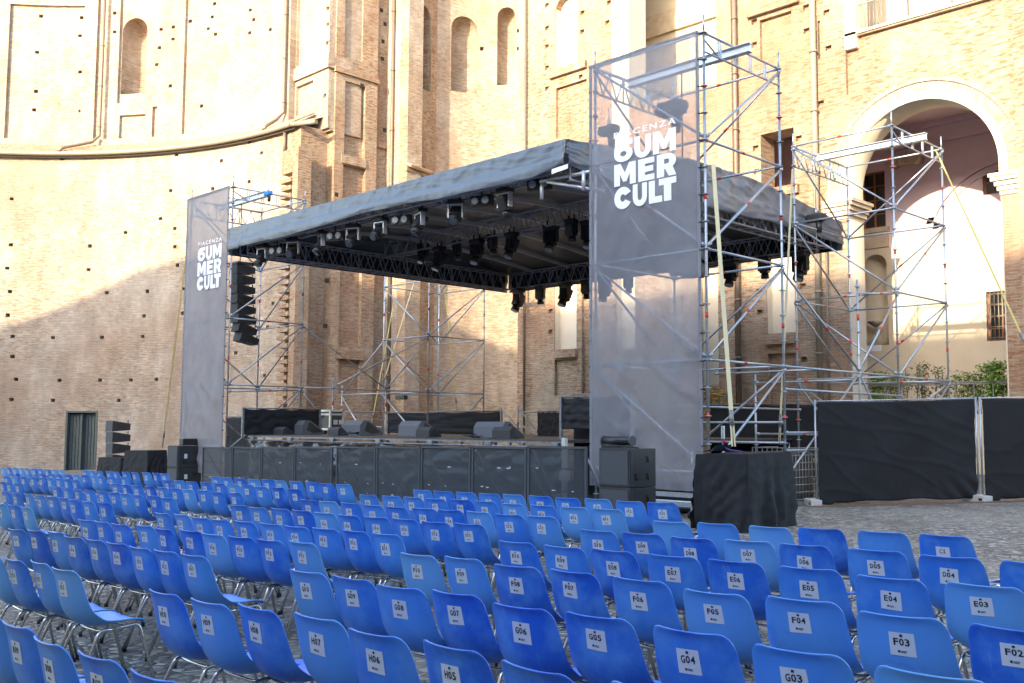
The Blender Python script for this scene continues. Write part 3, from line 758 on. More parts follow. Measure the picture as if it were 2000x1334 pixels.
# loggia interiors
def room(name, x0, x1, y1, z0, z1, wallm, ceilm, par, holes=(), left=True):
    wall_part(name, rect(x0, x1, z0, z1), list(holes), .3, plane_map(0, y1, 1, 0), wallm, par)
    m = MB(); m.box(x0 - .2, x1 + .2, 30.9, y1 + .3, z1 + .003, z1 + .3); m.build('loggia_ceiling', ceilm, par)
    if left:
        m = MB(); m.box(x0 - .3, x0 - .002, 30.9, y1 + .3, z0, z1); m.build('loggia_side_wall', wallm, par); m = MB(); m.box(x1 + .002, x1 + .3, 30.9, y1 + .3, z0, z1); m.build('loggia_side_wall', wallm, par)
G = lambda x0, x1, y0, y1: fx(x0, x1, y0, y1, 35)
wl = G(1684, 1729, 336, 446); wr = G(1919, 1972, 327, 378); wb = G(1929, 1985, 568, 665); nl = G(1690, 1735, 497, 675)
room('loggia_back_wall', -21.5, -5.2, 35, 0.2, 12.4, 'uplit_plaster', 'uplit_plaster', palace, [rect(*wl), rect(*wr), rect(*wb), arched(*nl)])
# lower back wall is cream plaster up to the string course
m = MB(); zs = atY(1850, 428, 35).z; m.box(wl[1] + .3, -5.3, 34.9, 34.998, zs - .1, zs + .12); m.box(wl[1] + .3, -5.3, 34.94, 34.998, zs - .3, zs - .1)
zc = atY(1812, 258, 35).z; m.box(-21.4, -5.3, 34.75, 34.998, zc + .1, zc + .35); m.box(-21.4, -5.3, 34.88, 34.998, zc - .45, zc + .1); m.build('loggia_cornice', 'uplit_plaster', palace)
wall_part('loggia_plaster_wall', rect(wl[1] + .3, -5.25, 0.3, zs - .3), [rect(wb[0], wb[1], wb[2], wb[3])], .05, lambda s, z, d: plane_map(0, 34.95, 1, 0)(s, z, d), 'plaster', palace)
wall_part('loggia_plaster_wall', rect(-21.4, wl[1] + .285, 0.3, wl[2] - .78), [arched(*nl)], .05, lambda s, z, d: plane_map(0, 34.95, 1, 0)(s, z, d), 'plaster', palace)
ax = atY(1975, 380, 34.9).x; 
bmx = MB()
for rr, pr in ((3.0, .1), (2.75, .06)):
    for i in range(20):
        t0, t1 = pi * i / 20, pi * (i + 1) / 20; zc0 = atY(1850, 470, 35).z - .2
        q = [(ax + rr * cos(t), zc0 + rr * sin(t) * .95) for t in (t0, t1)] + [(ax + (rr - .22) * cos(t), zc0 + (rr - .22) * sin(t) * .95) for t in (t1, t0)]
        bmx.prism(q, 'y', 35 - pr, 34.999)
bmx.build('blind_arch_moulding', 'uplit_plaster', palace)
# scrolled stone bracket
p = atY(1765, 313, 34.7); m = MB()
for sx in (-.42, .42): m.tube((p.x + sx, 34.5, p.z), (p.x + sx, 35.0, p.z), .2, 14)
m.box(p.x - .4, p.x + .4, 34.62, 35.0, p.z - .12, p.z + .14)
for i in range(5): m.tube((p.x - .26 + .13 * i, 34.6, p.z - .1), (p.x - .26 + .13 * i, 34.6, p.z + .12), .04)
m.build('scroll_bracket', 'stone', palace)
def window(r4, y, nx, nz, par, bars=False, name='window'):
    x0, x1, z0, z1 = r4
    m = MB(); t = .06
    m.box(x0, x0 + t, y, y + .08, z0, z1); m.box(x1 - t, x1, y, y + .08, z0, z1); m.box(x0 + t, x1 - t, y + .003, y + .077, z0, z0 + t); m.box(x0 + t, x1 - t, y + .003, y + .077, z1 - t, z1)
    for i in range(1, nx): xx = x0 + (x1 - x0) * i / nx; m.box(xx - .035, xx + .035, y + .006, y + .07, z0 + t, z1 - t)
    for i in range(1, nz): zz = z0 + (z1 - z0) * i / nz; m.box(x0 + t, x1 - t, y + .012, y + .06, zz - .02, zz + .02)
    w = m.build(name, 'wood', par)
    g_ = MB(); g_.box(x0, x1, y + .03, y + .04, z0, z1); g_.build('pane', 'glass', w, local=True).data.transform(Matrix.Translation(-Vector(par.location)))
    if bars:
        b_ = MB()
        n = 7
        for i in range(n + 1): xx = x0 + (x1 - x0) * i / n; b_.tube((xx, y - .18, z0), (xx, y - .18, z1), .018, 6)
        for i in range(5): zz = z0 + .1 + (z1 - z0 - .2) * i / 4; b_.tube((x0, y - .18, zz), (x1, y - .18, zz), .018, 6)
        b_.build('window_bars', 'iron', w, local=True).data.transform(Matrix.Translation(-Vector(par.location)))
window(wl, 35.1, 2, 4, palace); window(wr, 35.15, 1, 2, palace); window(wb, 35.1, 2, 4, palace, True)
m = MB(); m.box(wl[0] - .1, wl[1] + .15, 34.85, 35.1, wl[2] - .18, wl[2] - .02); m.box(wl[0] - .1, wl[1] + .1, 34.9, 34.998, wl[2] - .75, wl[2] - .2); m.build('window_sill', 'stone', palace)
niche('niche', lambda s, z, d: plane_map(0, 35.0, 1, 0)(s, z, d + .02), *nl, .55, 'plaster', palace)
m = MB(); xm = (nl[0] + nl[1]) / 2; zt = atY(1708, 640, 34.8).z
m.tube((xm, 34.85, zt - .5), (xm, 34.85, zt + .05), .03); m.tube((xm, 34.85, zt + .02), (xm, 34.85, zt + .22), .05, 12, .3); m.build('bowl_lamp', 'iron', palace)
m = MB(); q = atY(1707, 681, 34.97); m.box(q.x - .28, q.x + .28, 34.93, 34.999, q.z - .1, q.z + .12); m.build('wall_plaque', 'print_white', palace)
# upper loggias
room('upper_loggia_wall', -30, -19, 34, 13.6, 23.5, 'plaster', 'plaster', palace, left=False)
m = MB()
for y in (56, 66, 74): z = atY(1275, y - 25, 34).z; m.box(-30, -19, 33.98 - (y - 50) * .006, 33.999, z - .3 - .004 * y, z)
m.build('loggia_cornice', 'stone', palace)
m = MB(); m.box(-30, -19, 30.9, 34.3, 13.3, 13.6); m.box(-21.2, -5, 30.9, 34, 12.75, 13.0); m.build('loggia_floor', 'stone', palace)
q0, q1, qz0, qz1 = fx(1297, 1322, 66, 140, 34)
m = MB(); m.prism(arched(q0, q1 + .6, qz0, qz1), 'y', 33.93, 33.999); m.build('doorway', 'stone', palace)
m = MB(); m.box(-15.5, -4, 33.5, 33.8, 13, 20.5); m.box(xy(1673, Y=33.4, py=30) - 1.2, xy(1673, Y=33.4, py=30) + .75, 33.3, 33.498, 13, 20.4); m.build('upper_loggia_wall', 'plaster', palace)
def railing(x0, x1, y, z, par, h=1.0, st=.13):
    m = MB(); m.box(x0, x1, y - .02, y + .02, z + h - .04, z + h); m.box(x0, x1, y - .015, y + .015, z + .06, z + .1)
    x = x0 + .05
    while x < x1: m.tube((x, y, z), (x, y, z + h - .02), .012, 6); x += st
    m.build('railing', 'iron', par)
railing(xy(1673, Y=30.2, py=40), xy(1725, Y=30.2, py=40), 30.2, zb_, palace)
s = F(1230, 1399, 0, 186); railing(s[0] + .05, s[1] - .05, 30.3, s[2], palace, 1.05)
m = MB(); x = xy(1771, Y=30.1, py=20); m.tube((x, 30.2, zb_), (x, 30.2, 20), .03); x = xy(1857, Y=30.1, py=10); m.tube((x, 30.2, zb_), (x, 30.2, 20), .03); m.build('thin_post', 'iron', palace)
# side room behind the small window
m = MB(); m.box(-20.8, -17.35, 33.2, 33.4, 8, 12.3); m.build('inner_wall', 'uplit_plaster', palace)
# right pier with brick pilaster in front of the arch jamb
a = xy(1990, Y=29.7, py=430)
m = MB(); m.box(a, -4.2, 29.75, 29.999, -.3, 23); m.build('brick_pilaster', 'brick_red', palace, uvbox=True)

# ================================================================== the palace wing behind the viewer, whose roof line shades the courtyard
wing = thing('palace_wing', 'long brick wing with a gabled end closing the courtyard behind the viewer', 'building', (-10, -26, 0))
prof = [(-62, 15.0), (-50, 17.6), (-45.3, 20.6), (-41, 23.6), (-39, 25.0), (-35.6, 26.2), (-25, 26.0), (-20, 25.0), (-17, 24.7), (2, 24.7), (30, 24.7)]
m = MB(); poly = [(30, -2), (-62, -2)] + prof
m.prism([(x, z) for x, z in poly], 'y', -27, -25)
m.build('wing_wall', 'brick', wing, uvbox=True)
side = thing('added_side_wing', 'unseen brick palace side wing added to block the sky to the right of the viewer', 'building', (14, 2, 0))  # out of view, added to keep sky light off the roof's right side
m = MB(); m.box(13, 15, -22, 29, -2, 15.5); m.build('wall', 'brick', side, uvbox=True)
m = MB(); m.prism([(12.4, 15.5), (15.6, 15.5), (15.6, 15.8), (14, 16.6), (12.4, 15.8)], 'y', -22, 29); m.build('roof', 'tile', side)

# ================================================================== scaffold towers
from mathutils import noise as mn
def nz(x, y, z=0.0, s=1.0): return mn.noise(Vector((x * s, y * s, z * s + 3.1)))
R_T = 0.026
def standard(x, y, z0, z1, name, parent):
    m = MB(); m.tube((x, y, z0), (x, y, z1), R_T)
    m.mat(0).tube((x, y, z1), (x, y, z1 + .34), .019)
    z = LEV0
    while z > z0 + .3:
        m.tube((x, y, z - .008), (x, y, z + .008), .062, 8); z -= .5
    for z in (LEV0 - 1.0, LEV0 - 3.05, LEV0 - 5.2, LEV0 - 7.0):
        if z > z0: m.mat(1).tube((x, y, z - .05), (x, y, z + .05), R_T + .002)
    m.mat(0).box(x - .08, x + .08, y - .08, y + .08, z0, z0 + .01); m.tube((x, y, z0), (x, y, z0 + .12), .035)
    return m.build(name, ['steel', 'redtape'], parent)
LEV0 = 8.85
LEVS = [8.85, 6.85, 4.85, 2.85, 0.85]
def bar(a, b, name, parent, r=.024, red=True):
    red = red and random.random() < .45
    m = MB(); a, b = Vector(a), Vector(b); d = (b - a).normalized()
    m.tube(a, b, r)
    for p, s in ((a, 1), (b, -1)): m.tube(p + d * s * .02, p + d * s * .10, r + .012)
    if red and (b - a).length > 1.5:
        c = a.lerp(b, .47 + .1 * random.random()); m.mat(1).tube(c - d * .05, c + d * .05, r + .003)
    return m.build(name, ['steel', 'redtape'], parent)
def lattice(a, b, h, name, parent, mat='steel', n=6):
    m = MB(); a, b = Vector(a), Vector(b); dz = Vector((0, 0, -h))
    m.tube(a, b, .024); m.tube(a + dz, b + dz, .024)
    for i in range(n):
        p = a.lerp(b, i / n); q = a.lerp(b, (i + .5) / n); r = a.lerp(b, (i + 1) / n)
        m.tube(p, q + dz, .014, 6); m.tube(q + dz, r, .014, 6)
        if i % 2 == 0: m.tube(p, p + dz, .016, 6)
    return m.build(name, mat, parent)
def tower(x0, x1, y0, y1, label, group, levels=LEVS):
    t = thing('scaffold_tower', label, 'scaffold tower', ((x0 + x1) / 2, (y0 + y1) / 2, gz((x0 + x1) / 2, (y0 + y1) / 2)), group=group)
    C4 = [(x0, y0), (x1, y0), (x1, y1), (x0, y1)]
    for x, y in C4: standard(x, y, gz(x, y), LEV0, 'standard', t)
    for k, z in enumerate(levels):
        for i in range(4):
            a, b = C4[i], C4[(i + 1) % 4]
            bar((*a, z), (*b, z), 'ledger', t)
        if k + 1 < len(levels):
            zl = levels[k + 1]
            o = .04
            bar((x0, y0 - o, z - .05), (x1, y0 - o, zl + .05), 'diagonal_brace', t)
            bar((x1 + o, y0, zl + .05), (x1 + o, y1, z - .05), 'diagonal_brace', t)
            bar((x0, y1 + o, zl + .05), (x1, y1 + o, z - .05), 'diagonal_brace', t)
            bar((x0 - o, y0, z - .05), (x0 - o, y1, zl + .05), 'diagonal_brace', t)
    # bottom bay down to the paving
    zb = max(gz(x, y) for x, y in C4) + .12
    for i in range(4):
        a, b = C4[i], C4[(i + 1) % 4]; bar((*a, zb), (*b, zb), 'ledger', t)
    bar((x1 + .04, y0, zb), (x1 + .04, y1, levels[-1] - .05), 'diagonal_brace', t)
    lattice((x0, y0 + .03, LEV0 - .02), (x0, y1, LEV0 - .02), .5, 'lattice_beam', t)
    m = MB(); m.tube((x1, y0, LEV0 - .35), (x1, y1, LEV0 - .35), .02); m.tube((x1, y0, LEV0 - .12), (x1, y0 + .5, LEV0 - .35), .02)
    for i in range(1, 5):
        y = y0 + (y1 - y0) * i / 5; m.box(x1 - .012, x1 + .012, y - .045, y - .025, LEV0 - .33, LEV0 - .03); m.box(x1 - .012, x1 + .012, y + .025, y + .045, LEV0 - .33, LEV0 - .03)
    m.build('ladder_beam', 'steel', t)
    ym = y0 + (y1 - y0) * .36
    m = MB()
    for z0, z1, w in ((LEV0 - .21, LEV0 - .20, .075), (LEV0 - .20, LEV0 - .05, .01), (LEV0 - .05, LEV0 - .04, .075)):
        m.box(x0 + .1, x1 + .4, ym - w, ym + w, z0, z1)
    m.build('hoist_beam', 'alu', t)
    return t
GT = 'four scaffold towers carrying the stage roof'
FR = (-12.85, -10.25, 15.10, 17.72)
FL = (xy(367, Y=15.2, py=640), xy(448, Y=15.2, py=640), 15.2, 17.75)
BR = (-12.92, -10.32, 23.0, 25.9)
BLx = xy(945, Y=25.8, py=700)
BL = (BLx - 2.6, BLx, 23.1, 25.8)
tower(*FR, 'galvanised scaffold tower right of the stage front, carrying the wide mesh banner', GT)
tower(*FL, 'tall galvanised scaffold tower left of the stage front, behind the narrow left banner', GT)
tower(*BR, 'bare galvanised scaffold tower in front of the great arch, rising behind the black fence', GT)
tower(*BL, 'galvanised scaffold tower at the back left corner of the stage, seen under the roof', GT)

# runs of tube that tie the towers together at the sides of the stage
def tie(name, label, bars, posts=(), group=None):
    b0 = bars[0][0]
    t = thing(name, label, 'scaffold', (b0[0], b0[1], gz(b0[0], b0[1])), group=group)
    for x, y, z1 in posts: 
        m = MB(); z0 = gz(x, y); m.tube((x, y, z0), (x, y, z1), R_T)
        z = z1 - .15
        while z > z0 + .2: m.tube((x, y, z - .008), (x, y, z + .008), .06); z -= .5
        m.mat(1).tube((x, y, z1 - .9), (x, y, z1 - .76), R_T + .003); m.build('standard', ['steel', 'redtape'], t)
    for a, b in bars: bar(a, b, 'ledger' if abs(a[2] - b[2]) < .3 else 'diagonal_brace', t)
xr = FR[1]
tie('scaffold_tie', 'scaffold tubes with diagonals joining the two right hand towers low behind the black covered tank', [
    ((xr, 17.72, 2.85), (xr, 23.0, 2.85)), ((xr, 17.72, 4.75), (xr, 20.9, 2.9)), ((xr, 17.72, 2.4), (xr, 23.0, 2.4)), ((xr, 17.72, 1.55), (xr, 23.0, 1.55)), ((xr, 17.72, 1.2), (xr, 23.0, 1.2)),
    ((xr, 20.9, 2.85), (xr, 22.9, .7)), ((xr, 17.8, .7), (xr, 20.85, 2.8)), ((xr - 2.6, 20.9, 2.7), (xr, 20.9, 2.7)), ((xr - 2.6, 17.72, 2.1), (xr - 2.6, 23, 2.1)), ((xr - 2.6, 20.9, 1.5), (xr, 20.9, 1.5)), ((xr, 20.9, 4.6), (xr, 23.0, 4.8)), ((xr, 20.9, 2.9), (xr, 22.95, 4.8)),
    ((xr - 2.6, 17.72, 1.35), (xr, 17.72, 1.35)), ((xr - 2.6, 17.72, 1.75), (xr, 17.72, 1.75)), ((xr - 2.6, 19.2, 2.85), (xr, 19.2, 2.85))], [(xr, 20.9, 4.9), (xr - 2.6, 20.9, 2.9)])
xl = FL[1]; xa = BL[0]
lx = lambda y: xl + (BL[1] - xl) * (y - 17.75) / (23.1 - 17.75)
ya, yb = 19.0, 21.2
tie('scaffold_tie', 'scaffold tubes with low diagonals running along the left side of the stage', [
    ((xl, 17.75, 2.85), (lx(23.1), 23.1, 2.85)), ((xl, 17.75, 4.8), (lx(yb), yb, 2.9)), ((lx(ya), ya, 2.9), (lx(23.1), 23.1, 4.8)), ((lx(yb), yb, 2.9), (lx(23.1), 23.1, 4.75)),
    ((xl, 17.75, 2.75), (lx(ya), ya, 1.5)), ((lx(ya), ya, 2.1), (lx(23.1), 23.1, 2.1)), ((xl, 15.2, 2.65), (xl, 17.75, 2.75))], [(lx(ya), ya, 3.2), (lx(yb), yb, 3.2)])
x_, y_ = BL[0], BL[2]
tie('scaffold_tie', 'scaffold brace frame leaning off the back left tower behind the flight case', [
    ((x_ - 2.6, y_, 2.85), (x_, y_, 2.85)), ((x_ - 2.6, y_, 2.9), (x_, y_, 4.8)), ((x_ - 2.6, y_, 2.75), (x_ - 1.0, y_, 1.2)), ((x_ - 2.6, y_, 1.6), (x_, y_, 1.6))], [(x_ - 2.6, y_, 3.2)])

# ================================================================== banners
def _arc(cx, cy, rx, ry, a0, a1, n=14): return [(cx + rx * cos(radians(a0 + (a1 - a0) * i / n)), cy + ry * sin(radians(a0 + (a1 - a0) * i / n))) for i in range(n + 1)]
LET = {
 'M': [[(0, 0), (0, 1), (.30, 1), (.5, .56), (.70, 1), (1, 1), (1, 0), (.73, 0), (.73, .52), (.58, .16), (.42, .16), (.27, .52), (.27, 0)]],
 'E': [[(0, 0), (0, 1), (1, 1), (1, .75), (.42, .75), (.42, .635), (.93, .635), (.93, .385), (.42, .385), (.42, .25), (1, .25), (1, 0)]],
 'L': [[(0, 0), (0, 1.42), (.46, 1.42), (.46, .40), (1, .40), (1, 0)]],
 'T': [[(0, .72), (0, 1), (1, 1), (1, .72), (.71, .72), (.71, 0), (.29, 0), (.29, .72)]],
 'U': [[(0, 1), (0, .42)] + _arc(.5, .42, .5, .43, 180, 360) + [(1, 1), (.66, 1), (.66, .42)] + _arc(.5, .42, .16, .17, 360, 180) + [(.34, 1)]],
 'C': [_arc(.5, .5, .5, .5, 28, 332, 26) + _arc(.5, .5, .15, .17, 330, 30, 16)],
 'R': [[(0, 0), (0, 1), (.58, 1)] + _arc(.58, .665, .42, .335, 90, -55, 12) + [(1, 0), (.62, 0), (.44, .33), (.38, .33), (.38, 0)], [(.38, .56), (.38, .77), (.56, .77)] + _arc(.56, .665, .09, .105, 70, -70, 6) + [(.56, .56)]],
 'S': [_arc(.5, .36, .5, .36, 62, -180, 26) + [(0, .5)] + _arc(.5, .56, .5, .44, 180, 95, 8) + [(1, 1), (1, .74), (.62, .74)], _arc(.5, .37, .17, .12, 0, 345, 14)],
}
def banner(x0, x1, Y_, z0, z1, label, lx0, lx1, lz, seed, mat):
    Y = Y_ - .045
    t = thing('banner', label, 'banner', ((x0 + x1) / 2, Y, z0), group='mesh banners hung on the two front scaffold towers')
    m = MB()
    H = z1 - z0
    def f(u, v):
        x = x0 + (x1 - x0) * u; z = z0 + H * v
        w = 0.0
        k = max(0.0, 1 - abs(v - .42) * 1.6)
        w += .10 * k * nz(u * 2.2 + v * 1.6, v * 6 - u * 2.4, seed)
        w += .035 * nz(u * 5 + v * 5, v * 16 - u * 9, seed + 5)
        w += .012 * nz(u * 3, v * 60, seed + 9)
        q = nz(u * 2.5 + v * 9, v * 2.5 - u * .8, seed + 2); w -= .10 * max(0, 1 - abs(q) * 3.2) ** 2 * max(0, min(1, (.45 - v) * 5)) * (.4 + u)
        e = min(u, 1 - u) * 8; w *= min(1, .25 + e)
        w *= 1 - min(1, max(0, (v - .62) * 6)) * min(1, max(0, (.93 - v) * 14)) * .8
        w = w * .8 if w < 0 else w * .25
        return (x, Y + w, z)
    m.grid(f, 44, 130); m.build('mesh_cloth', mat, t)
    m = MB()
    for x in (x0, x1): m.box(x - .03, x + .03, Y - .008, Y + .012, z0, z1)
    m.box(x0, x1, Y - .007, Y + .011, z1 - .05, z1); m.build('hem', 'banner_dense', t)
    m = MB()
    k = 0
    while z0 + .3 + k * .5 < z1:
        for x in (x0 - .01, x1 + .01): m.tube((x, Y - .02, z0 + .3 + k * .5), (x + (.05 if x > x0 else -.05), Y + .05, z0 + .3 + k * .5), .012, 6)
        k += 1
    m.build('tie', 'rubber', t)
    # lettering
    W = lx1 - lx0
    rows = [('SUM', .44, 1.0), ('MER', .44, 1.0), ('CULT', .46, 1.0)]
    z = lz
    def word(txt, xx0, zz0, w, h, off, track=1.0, dy=0.0):
        cu = bpy.data.curves.new('t', 'FONT'); cu.body = txt; cu.offset = off; cu.space_character = track; cu.resolution_u = 4
        ob = bpy.data.objects.new('t', cu); COL.objects.link(ob); bpy.context.view_layer.update()
        dg = bpy.context.evaluated_depsgraph_get(); me = bpy.data.meshes.new_from_object(ob.evaluated_get(dg))
        bpy.data.objects.remove(ob)
        xs = [v.co.x for v in me.vertices]; ys = [v.co.y for v in me.vertices]
        a, b, c, d = min(xs), max(xs), min(ys), max(ys)
        n = len(m.v)
        for v in me.vertices: m.v.append((xx0 + (v.co.x - a) / (b - a) * w, Y - .03 - dy, zz0 + (v.co.y - c) / (d - c) * h))
        for p in me.polygons: m.face([n + i for i in p.vertices])
        bpy.data.meshes.remove(me)
    def glyph2(polys, xx0, zz0, w, h):
        bm = slab2d(polys[0], polys[1:], .004); n = len(m.v); bm.verts.index_update()
        for v in bm.verts: m.v.append((xx0 + v.co.x * w, Y - .03 + v.co.z, zz0 + v.co.y * h))
        for f_ in bm.faces: m.face([n + v.index for v in f_.verts])
        bm.free()
    m = MB()
    for k in range(3): word('PIACENZA', lx0 + (k - 1) * .007, z - .11, W, .12, .012, 1.35, k * .0015)
    z -= .17
    for row in ((('S', 0, .31), ('U', .34, .61), ('M', .64, 1)), (('M', 0, .36), ('E', .40, .66), ('R', .70, 1)), (('C', 0, .29), ('U', .31, .54), ('L', .57, .78), ('T', .73, 1))):
        h = .43
        for ch, a, b in row: glyph2(LET[ch], lx0 + a * W, z - h + (.05 if ch == 'L' else 0) * 0, (b - a) * W, h * (.70 if ch == 'L' else 1))
        z -= h + .03
    o = m.build('lettering', 'print_white', t)
    return t
bz = atY(1165, 948, 15.03).z
banner(FR[0] - .02, FR[1] - .06, 15.02, bz, 8.87, 'wide see-through grey mesh banner with white PIACENZA SUMMER CULT lettering on the right tower', xy(1203, Y=15, py=330), xy(1324, Y=15, py=330), atY(1262, 256, 15).z + .09, 1.0, 'banner')
banner(FL[0] - .02, FL[1] - .04, 15.12, gz(-29, 15) + .5, 8.87, 'narrow looking grey mesh banner with white PIACENZA SUMMER CULT lettering on the left tower', xy(389, Y=15.1, py=520), xy(435, Y=15.1, py=520), atY(412, 473, 15.1).z + .05, 7.0, 'banner_dense')

# ================================================================== stage roof
RX0, RX1, RY0, RY1 = -26.62, -13.30, 14.72, 26.25
roof = thing('stage_roof', 'flat stage roof with dark grey tarpaulin skirt over black trusses, hung between the scaffold towers', 'stage roof', ((RX0 + RX1) / 2, 20.5, 6.6))
def ztop(y): t = (y - RY0) / (RY1 - RY0); return 7.40 + .42 * max(0.0, 1 - (2 * t - 1) ** 2) ** 1.35
def sag(t, n, d): return -d * abs(sin(pi * n * t)) ** 1.5
m = MB()
m.grid(lambda u, v: (RX0 + (RX1 - RX0) * u, RY0 + (RY1 - RY0) * v, ztop(RY0 + (RY1 - RY0) * v) + .02 * nz(u * 20, v * 12)), 50, 30, thick=.02)
m.build('top_tarpaulin', 'tarp', roof)
def skirt(P0, P1, out, hem, name, seed, nu=150, rip=1.0):
    P0, P1 = Vector(P0), Vector(P1); Ln = (P1 - P0).length
    def f(u, v):
        p = P0.lerp(P1, u); top = ztop(p.y); zb = hem(u)
        s = u * Ln; z = top + (zb - top) * v
        w = 0.0
        v0 = .56 + .06 * nz(s * .5, 3, seed)
        if v > v0: w += .035 + .03 * sin(pi * min(1, (v - v0) * 2.2))
        rid = lambda q: (1 - abs(q) * 2.2) if abs(q) < .45 else 0.0
        w += rip * (.02 * nz(s * 1.1, v * 2, seed) * (0.4 + v) + .018 * nz(s * .8 + v * 5, v * 7, seed + 8) * v)
        w += rip * .030 * max(0, rid(nz(s * 1.7 + v * .9, v * .7, seed + 3))) ** 3 * (1.1 - v) + rip * .022 * max(0, rid(nz(s * 1.3 - v * 2.2, v * 3, seed + 6))) ** 4
        w += .010 * nz(s * 8, v * .8, seed + 4)
        return (p.x + out[0] * w, p.y + out[1] * w, z)
    m = MB(); m.grid(f, nu, 22, thick=.006); return m.build(name, 'tarp', roof)
fh = lambda u: 6.80 - .05 * sin(9 * u) + .04 * nz(u * 9, 1) + (.12 * max(0, (u - .93) / .07)) + (-.05 if u < .05 else 0)
skirt((RX0, RY0, 0), (RX1, RY0, 0), (0, -1), fh, 'front_tarpaulin', 2.0, 190, .55)
rh = lambda u: 6.86 - .06 * sin(6 * u) + .05 * nz(u * 7, 5) - .12 * u
skirt((RX1, RY0, 0), (RX1, RY1, 0), (1, 0), rh, 'side_tarpaulin', 11.0, 130, 1.7)
skirt((RX0, RY1, 0), (RX0, RY0, 0), (-1, 0), lambda u: 6.62, 'side_tarpaulin', 21.0, 60)
skirt((RX1, RY1, 0), (RX0, RY1, 0), (0, 1), lambda u: 6.62, 'back_tarpaulin', 31.0, 60)
m = MB(); q = atY(1079, 337, RY0 - .12); m.prism([(q.x - .02, q.z - .03), (q.x + .42, q.z + .01), (q.x + .42, q.z + .10), (q.x - .02, q.z + .07)], 'y', RY0 - .125, RY0 - .12); m.build('pale_tape', 'print_white', roof)
m = MB()
m.grid(lambda u, v: (RX0 + .05 + (RX1 - RX0 - .1) * u, RY0 + .05 + (RY1 - RY0 - .1) * v, ztop(RY0 + (RY1 - RY0) * v) - .10 + .03 * nz(u * 9, v * 9)), 60, 40)
m.build('inner_ceiling', 'ceiling', roof)
for i in range(1, 8):
    x = RX0 + (RX1 - RX0) * i / 8; m = MB()
    ys = [RY0 + .3 + (RY1 - RY0 - .6) * k / 6 for k in range(7)]
    for a, b in zip(ys, ys[1:]):
        za, zb = ztop(a) - .2, ztop(b) - .2
        n = len(m.v); m.v += [(x - .04, a, za - .05), (x + .04, a, za - .05), (x + .04, a, za + .05), (x - .04, a, za + .05), (x - .04, b, zb - .05), (x + .04, b, zb - .05), (x + .04, b, zb + .05), (x - .04, b, zb + .05)]
        for q in ((0, 3, 2, 1), (4, 5, 6, 7), (0, 1, 5, 4), (1, 2, 6, 5), (2, 3, 7, 6), (3, 0, 4, 7)): m.face([n + k for k in q])
    m.build('purlin', 'alu', roof)
def box_truss(a, b, w, h, name, parent, seg=.5, mat='truss', rc=.028, rl=.014):
    a, b = Vector(a), Vector(b); d = (b - a).normalized(); s = Vector((-d.y, d.x, 0)) * (w / 2); u = Vector((0, 0, h / 2))
    m = MB(); n = max(2, round((b - a).length / seg))
    for sx in (-1, 1):
        for sz in (-1, 1): m.tube(a + s * sx + u * sz, b + s * sx + u * sz, rc)
    for i in range(n):
        p, q, r = a.lerp(b, i / n), a.lerp(b, (i + .5) / n), a.lerp(b, (i + 1) / n)
        for sx in (-1, 1):
            m.tube(p + s * sx - u, q + s * sx + u, rl, 6, cap=False); m.tube(q + s * sx + u, r + s * sx - u, rl, 6, cap=False)
            if i % 4 == 0: m.tube(p + s * sx - u, p + s * sx + u, rl + .008, 6, cap=False)
        for sz in (-1, 1):
            m.tube(p - s + u * sz, q + s + u * sz, rl, 6, cap=False); m.tube(q + s + u * sz, r - s + u * sz, rl, 6, cap=False)
    return m.build(name, mat, parent)
TZ = 6.93
box_truss((RX0 + .35, RY0 + .3, TZ), (RX0 + .35, RY1 - .3, TZ), .4, .56, 'truss', roof)
box_truss((RX1 - .35, RY0 + .3, TZ), (RX1 - .35, RY1 - .3, TZ), .4, .56, 'truss', roof)
box_truss((RX0 + .6, RY1 - .35, TZ), (RX1 - .6, RY1 - .35, TZ), .4, .56, 'truss', roof)
box_truss((RX0 + .6, RY0 + .45, TZ + .12), (RX1 - .6, RY0 + .45, TZ + .12), .4, .4, 'truss', roof)
YM = 20.2
zm = (atY(1157, 420, YM - .2).z + atY(1157, 392, YM - .2).z) / 2
box_truss((RX0 + .6, YM, zm), (RX1 - .6, YM, zm), .4, .5, 'truss', roof)
m = MB()  # front right corner bracket
m.tube((RX1 - .9, RY0 + .2, 6.72), (RX1 + .5, RY0 + .5, 6.78), .04); m.tube((RX1 - .7, RY0 + .2, 6.68), (RX1 + .5, RY0 + .6, 6.35), .035)
for x in (RX1 - .9, RX1 + .25): m.tube((x, RY0 + .25, 6.35), (x, RY0 + .25, 6.75), .038)
m.build('corner_bracket', 'alu', roof)
m = MB(); yb0, yb1 = RY0 + .3, RY1 - .3
m.box(RX0 + .10, RX0 + .13, yb0, yb1, 6.60, 7.3); m.box(RX0 + .3, RX1 - .3, RY1 - .12, RY1 - .10, 6.60, 7.3)
m.build('black_masking', 'cloth', roof)

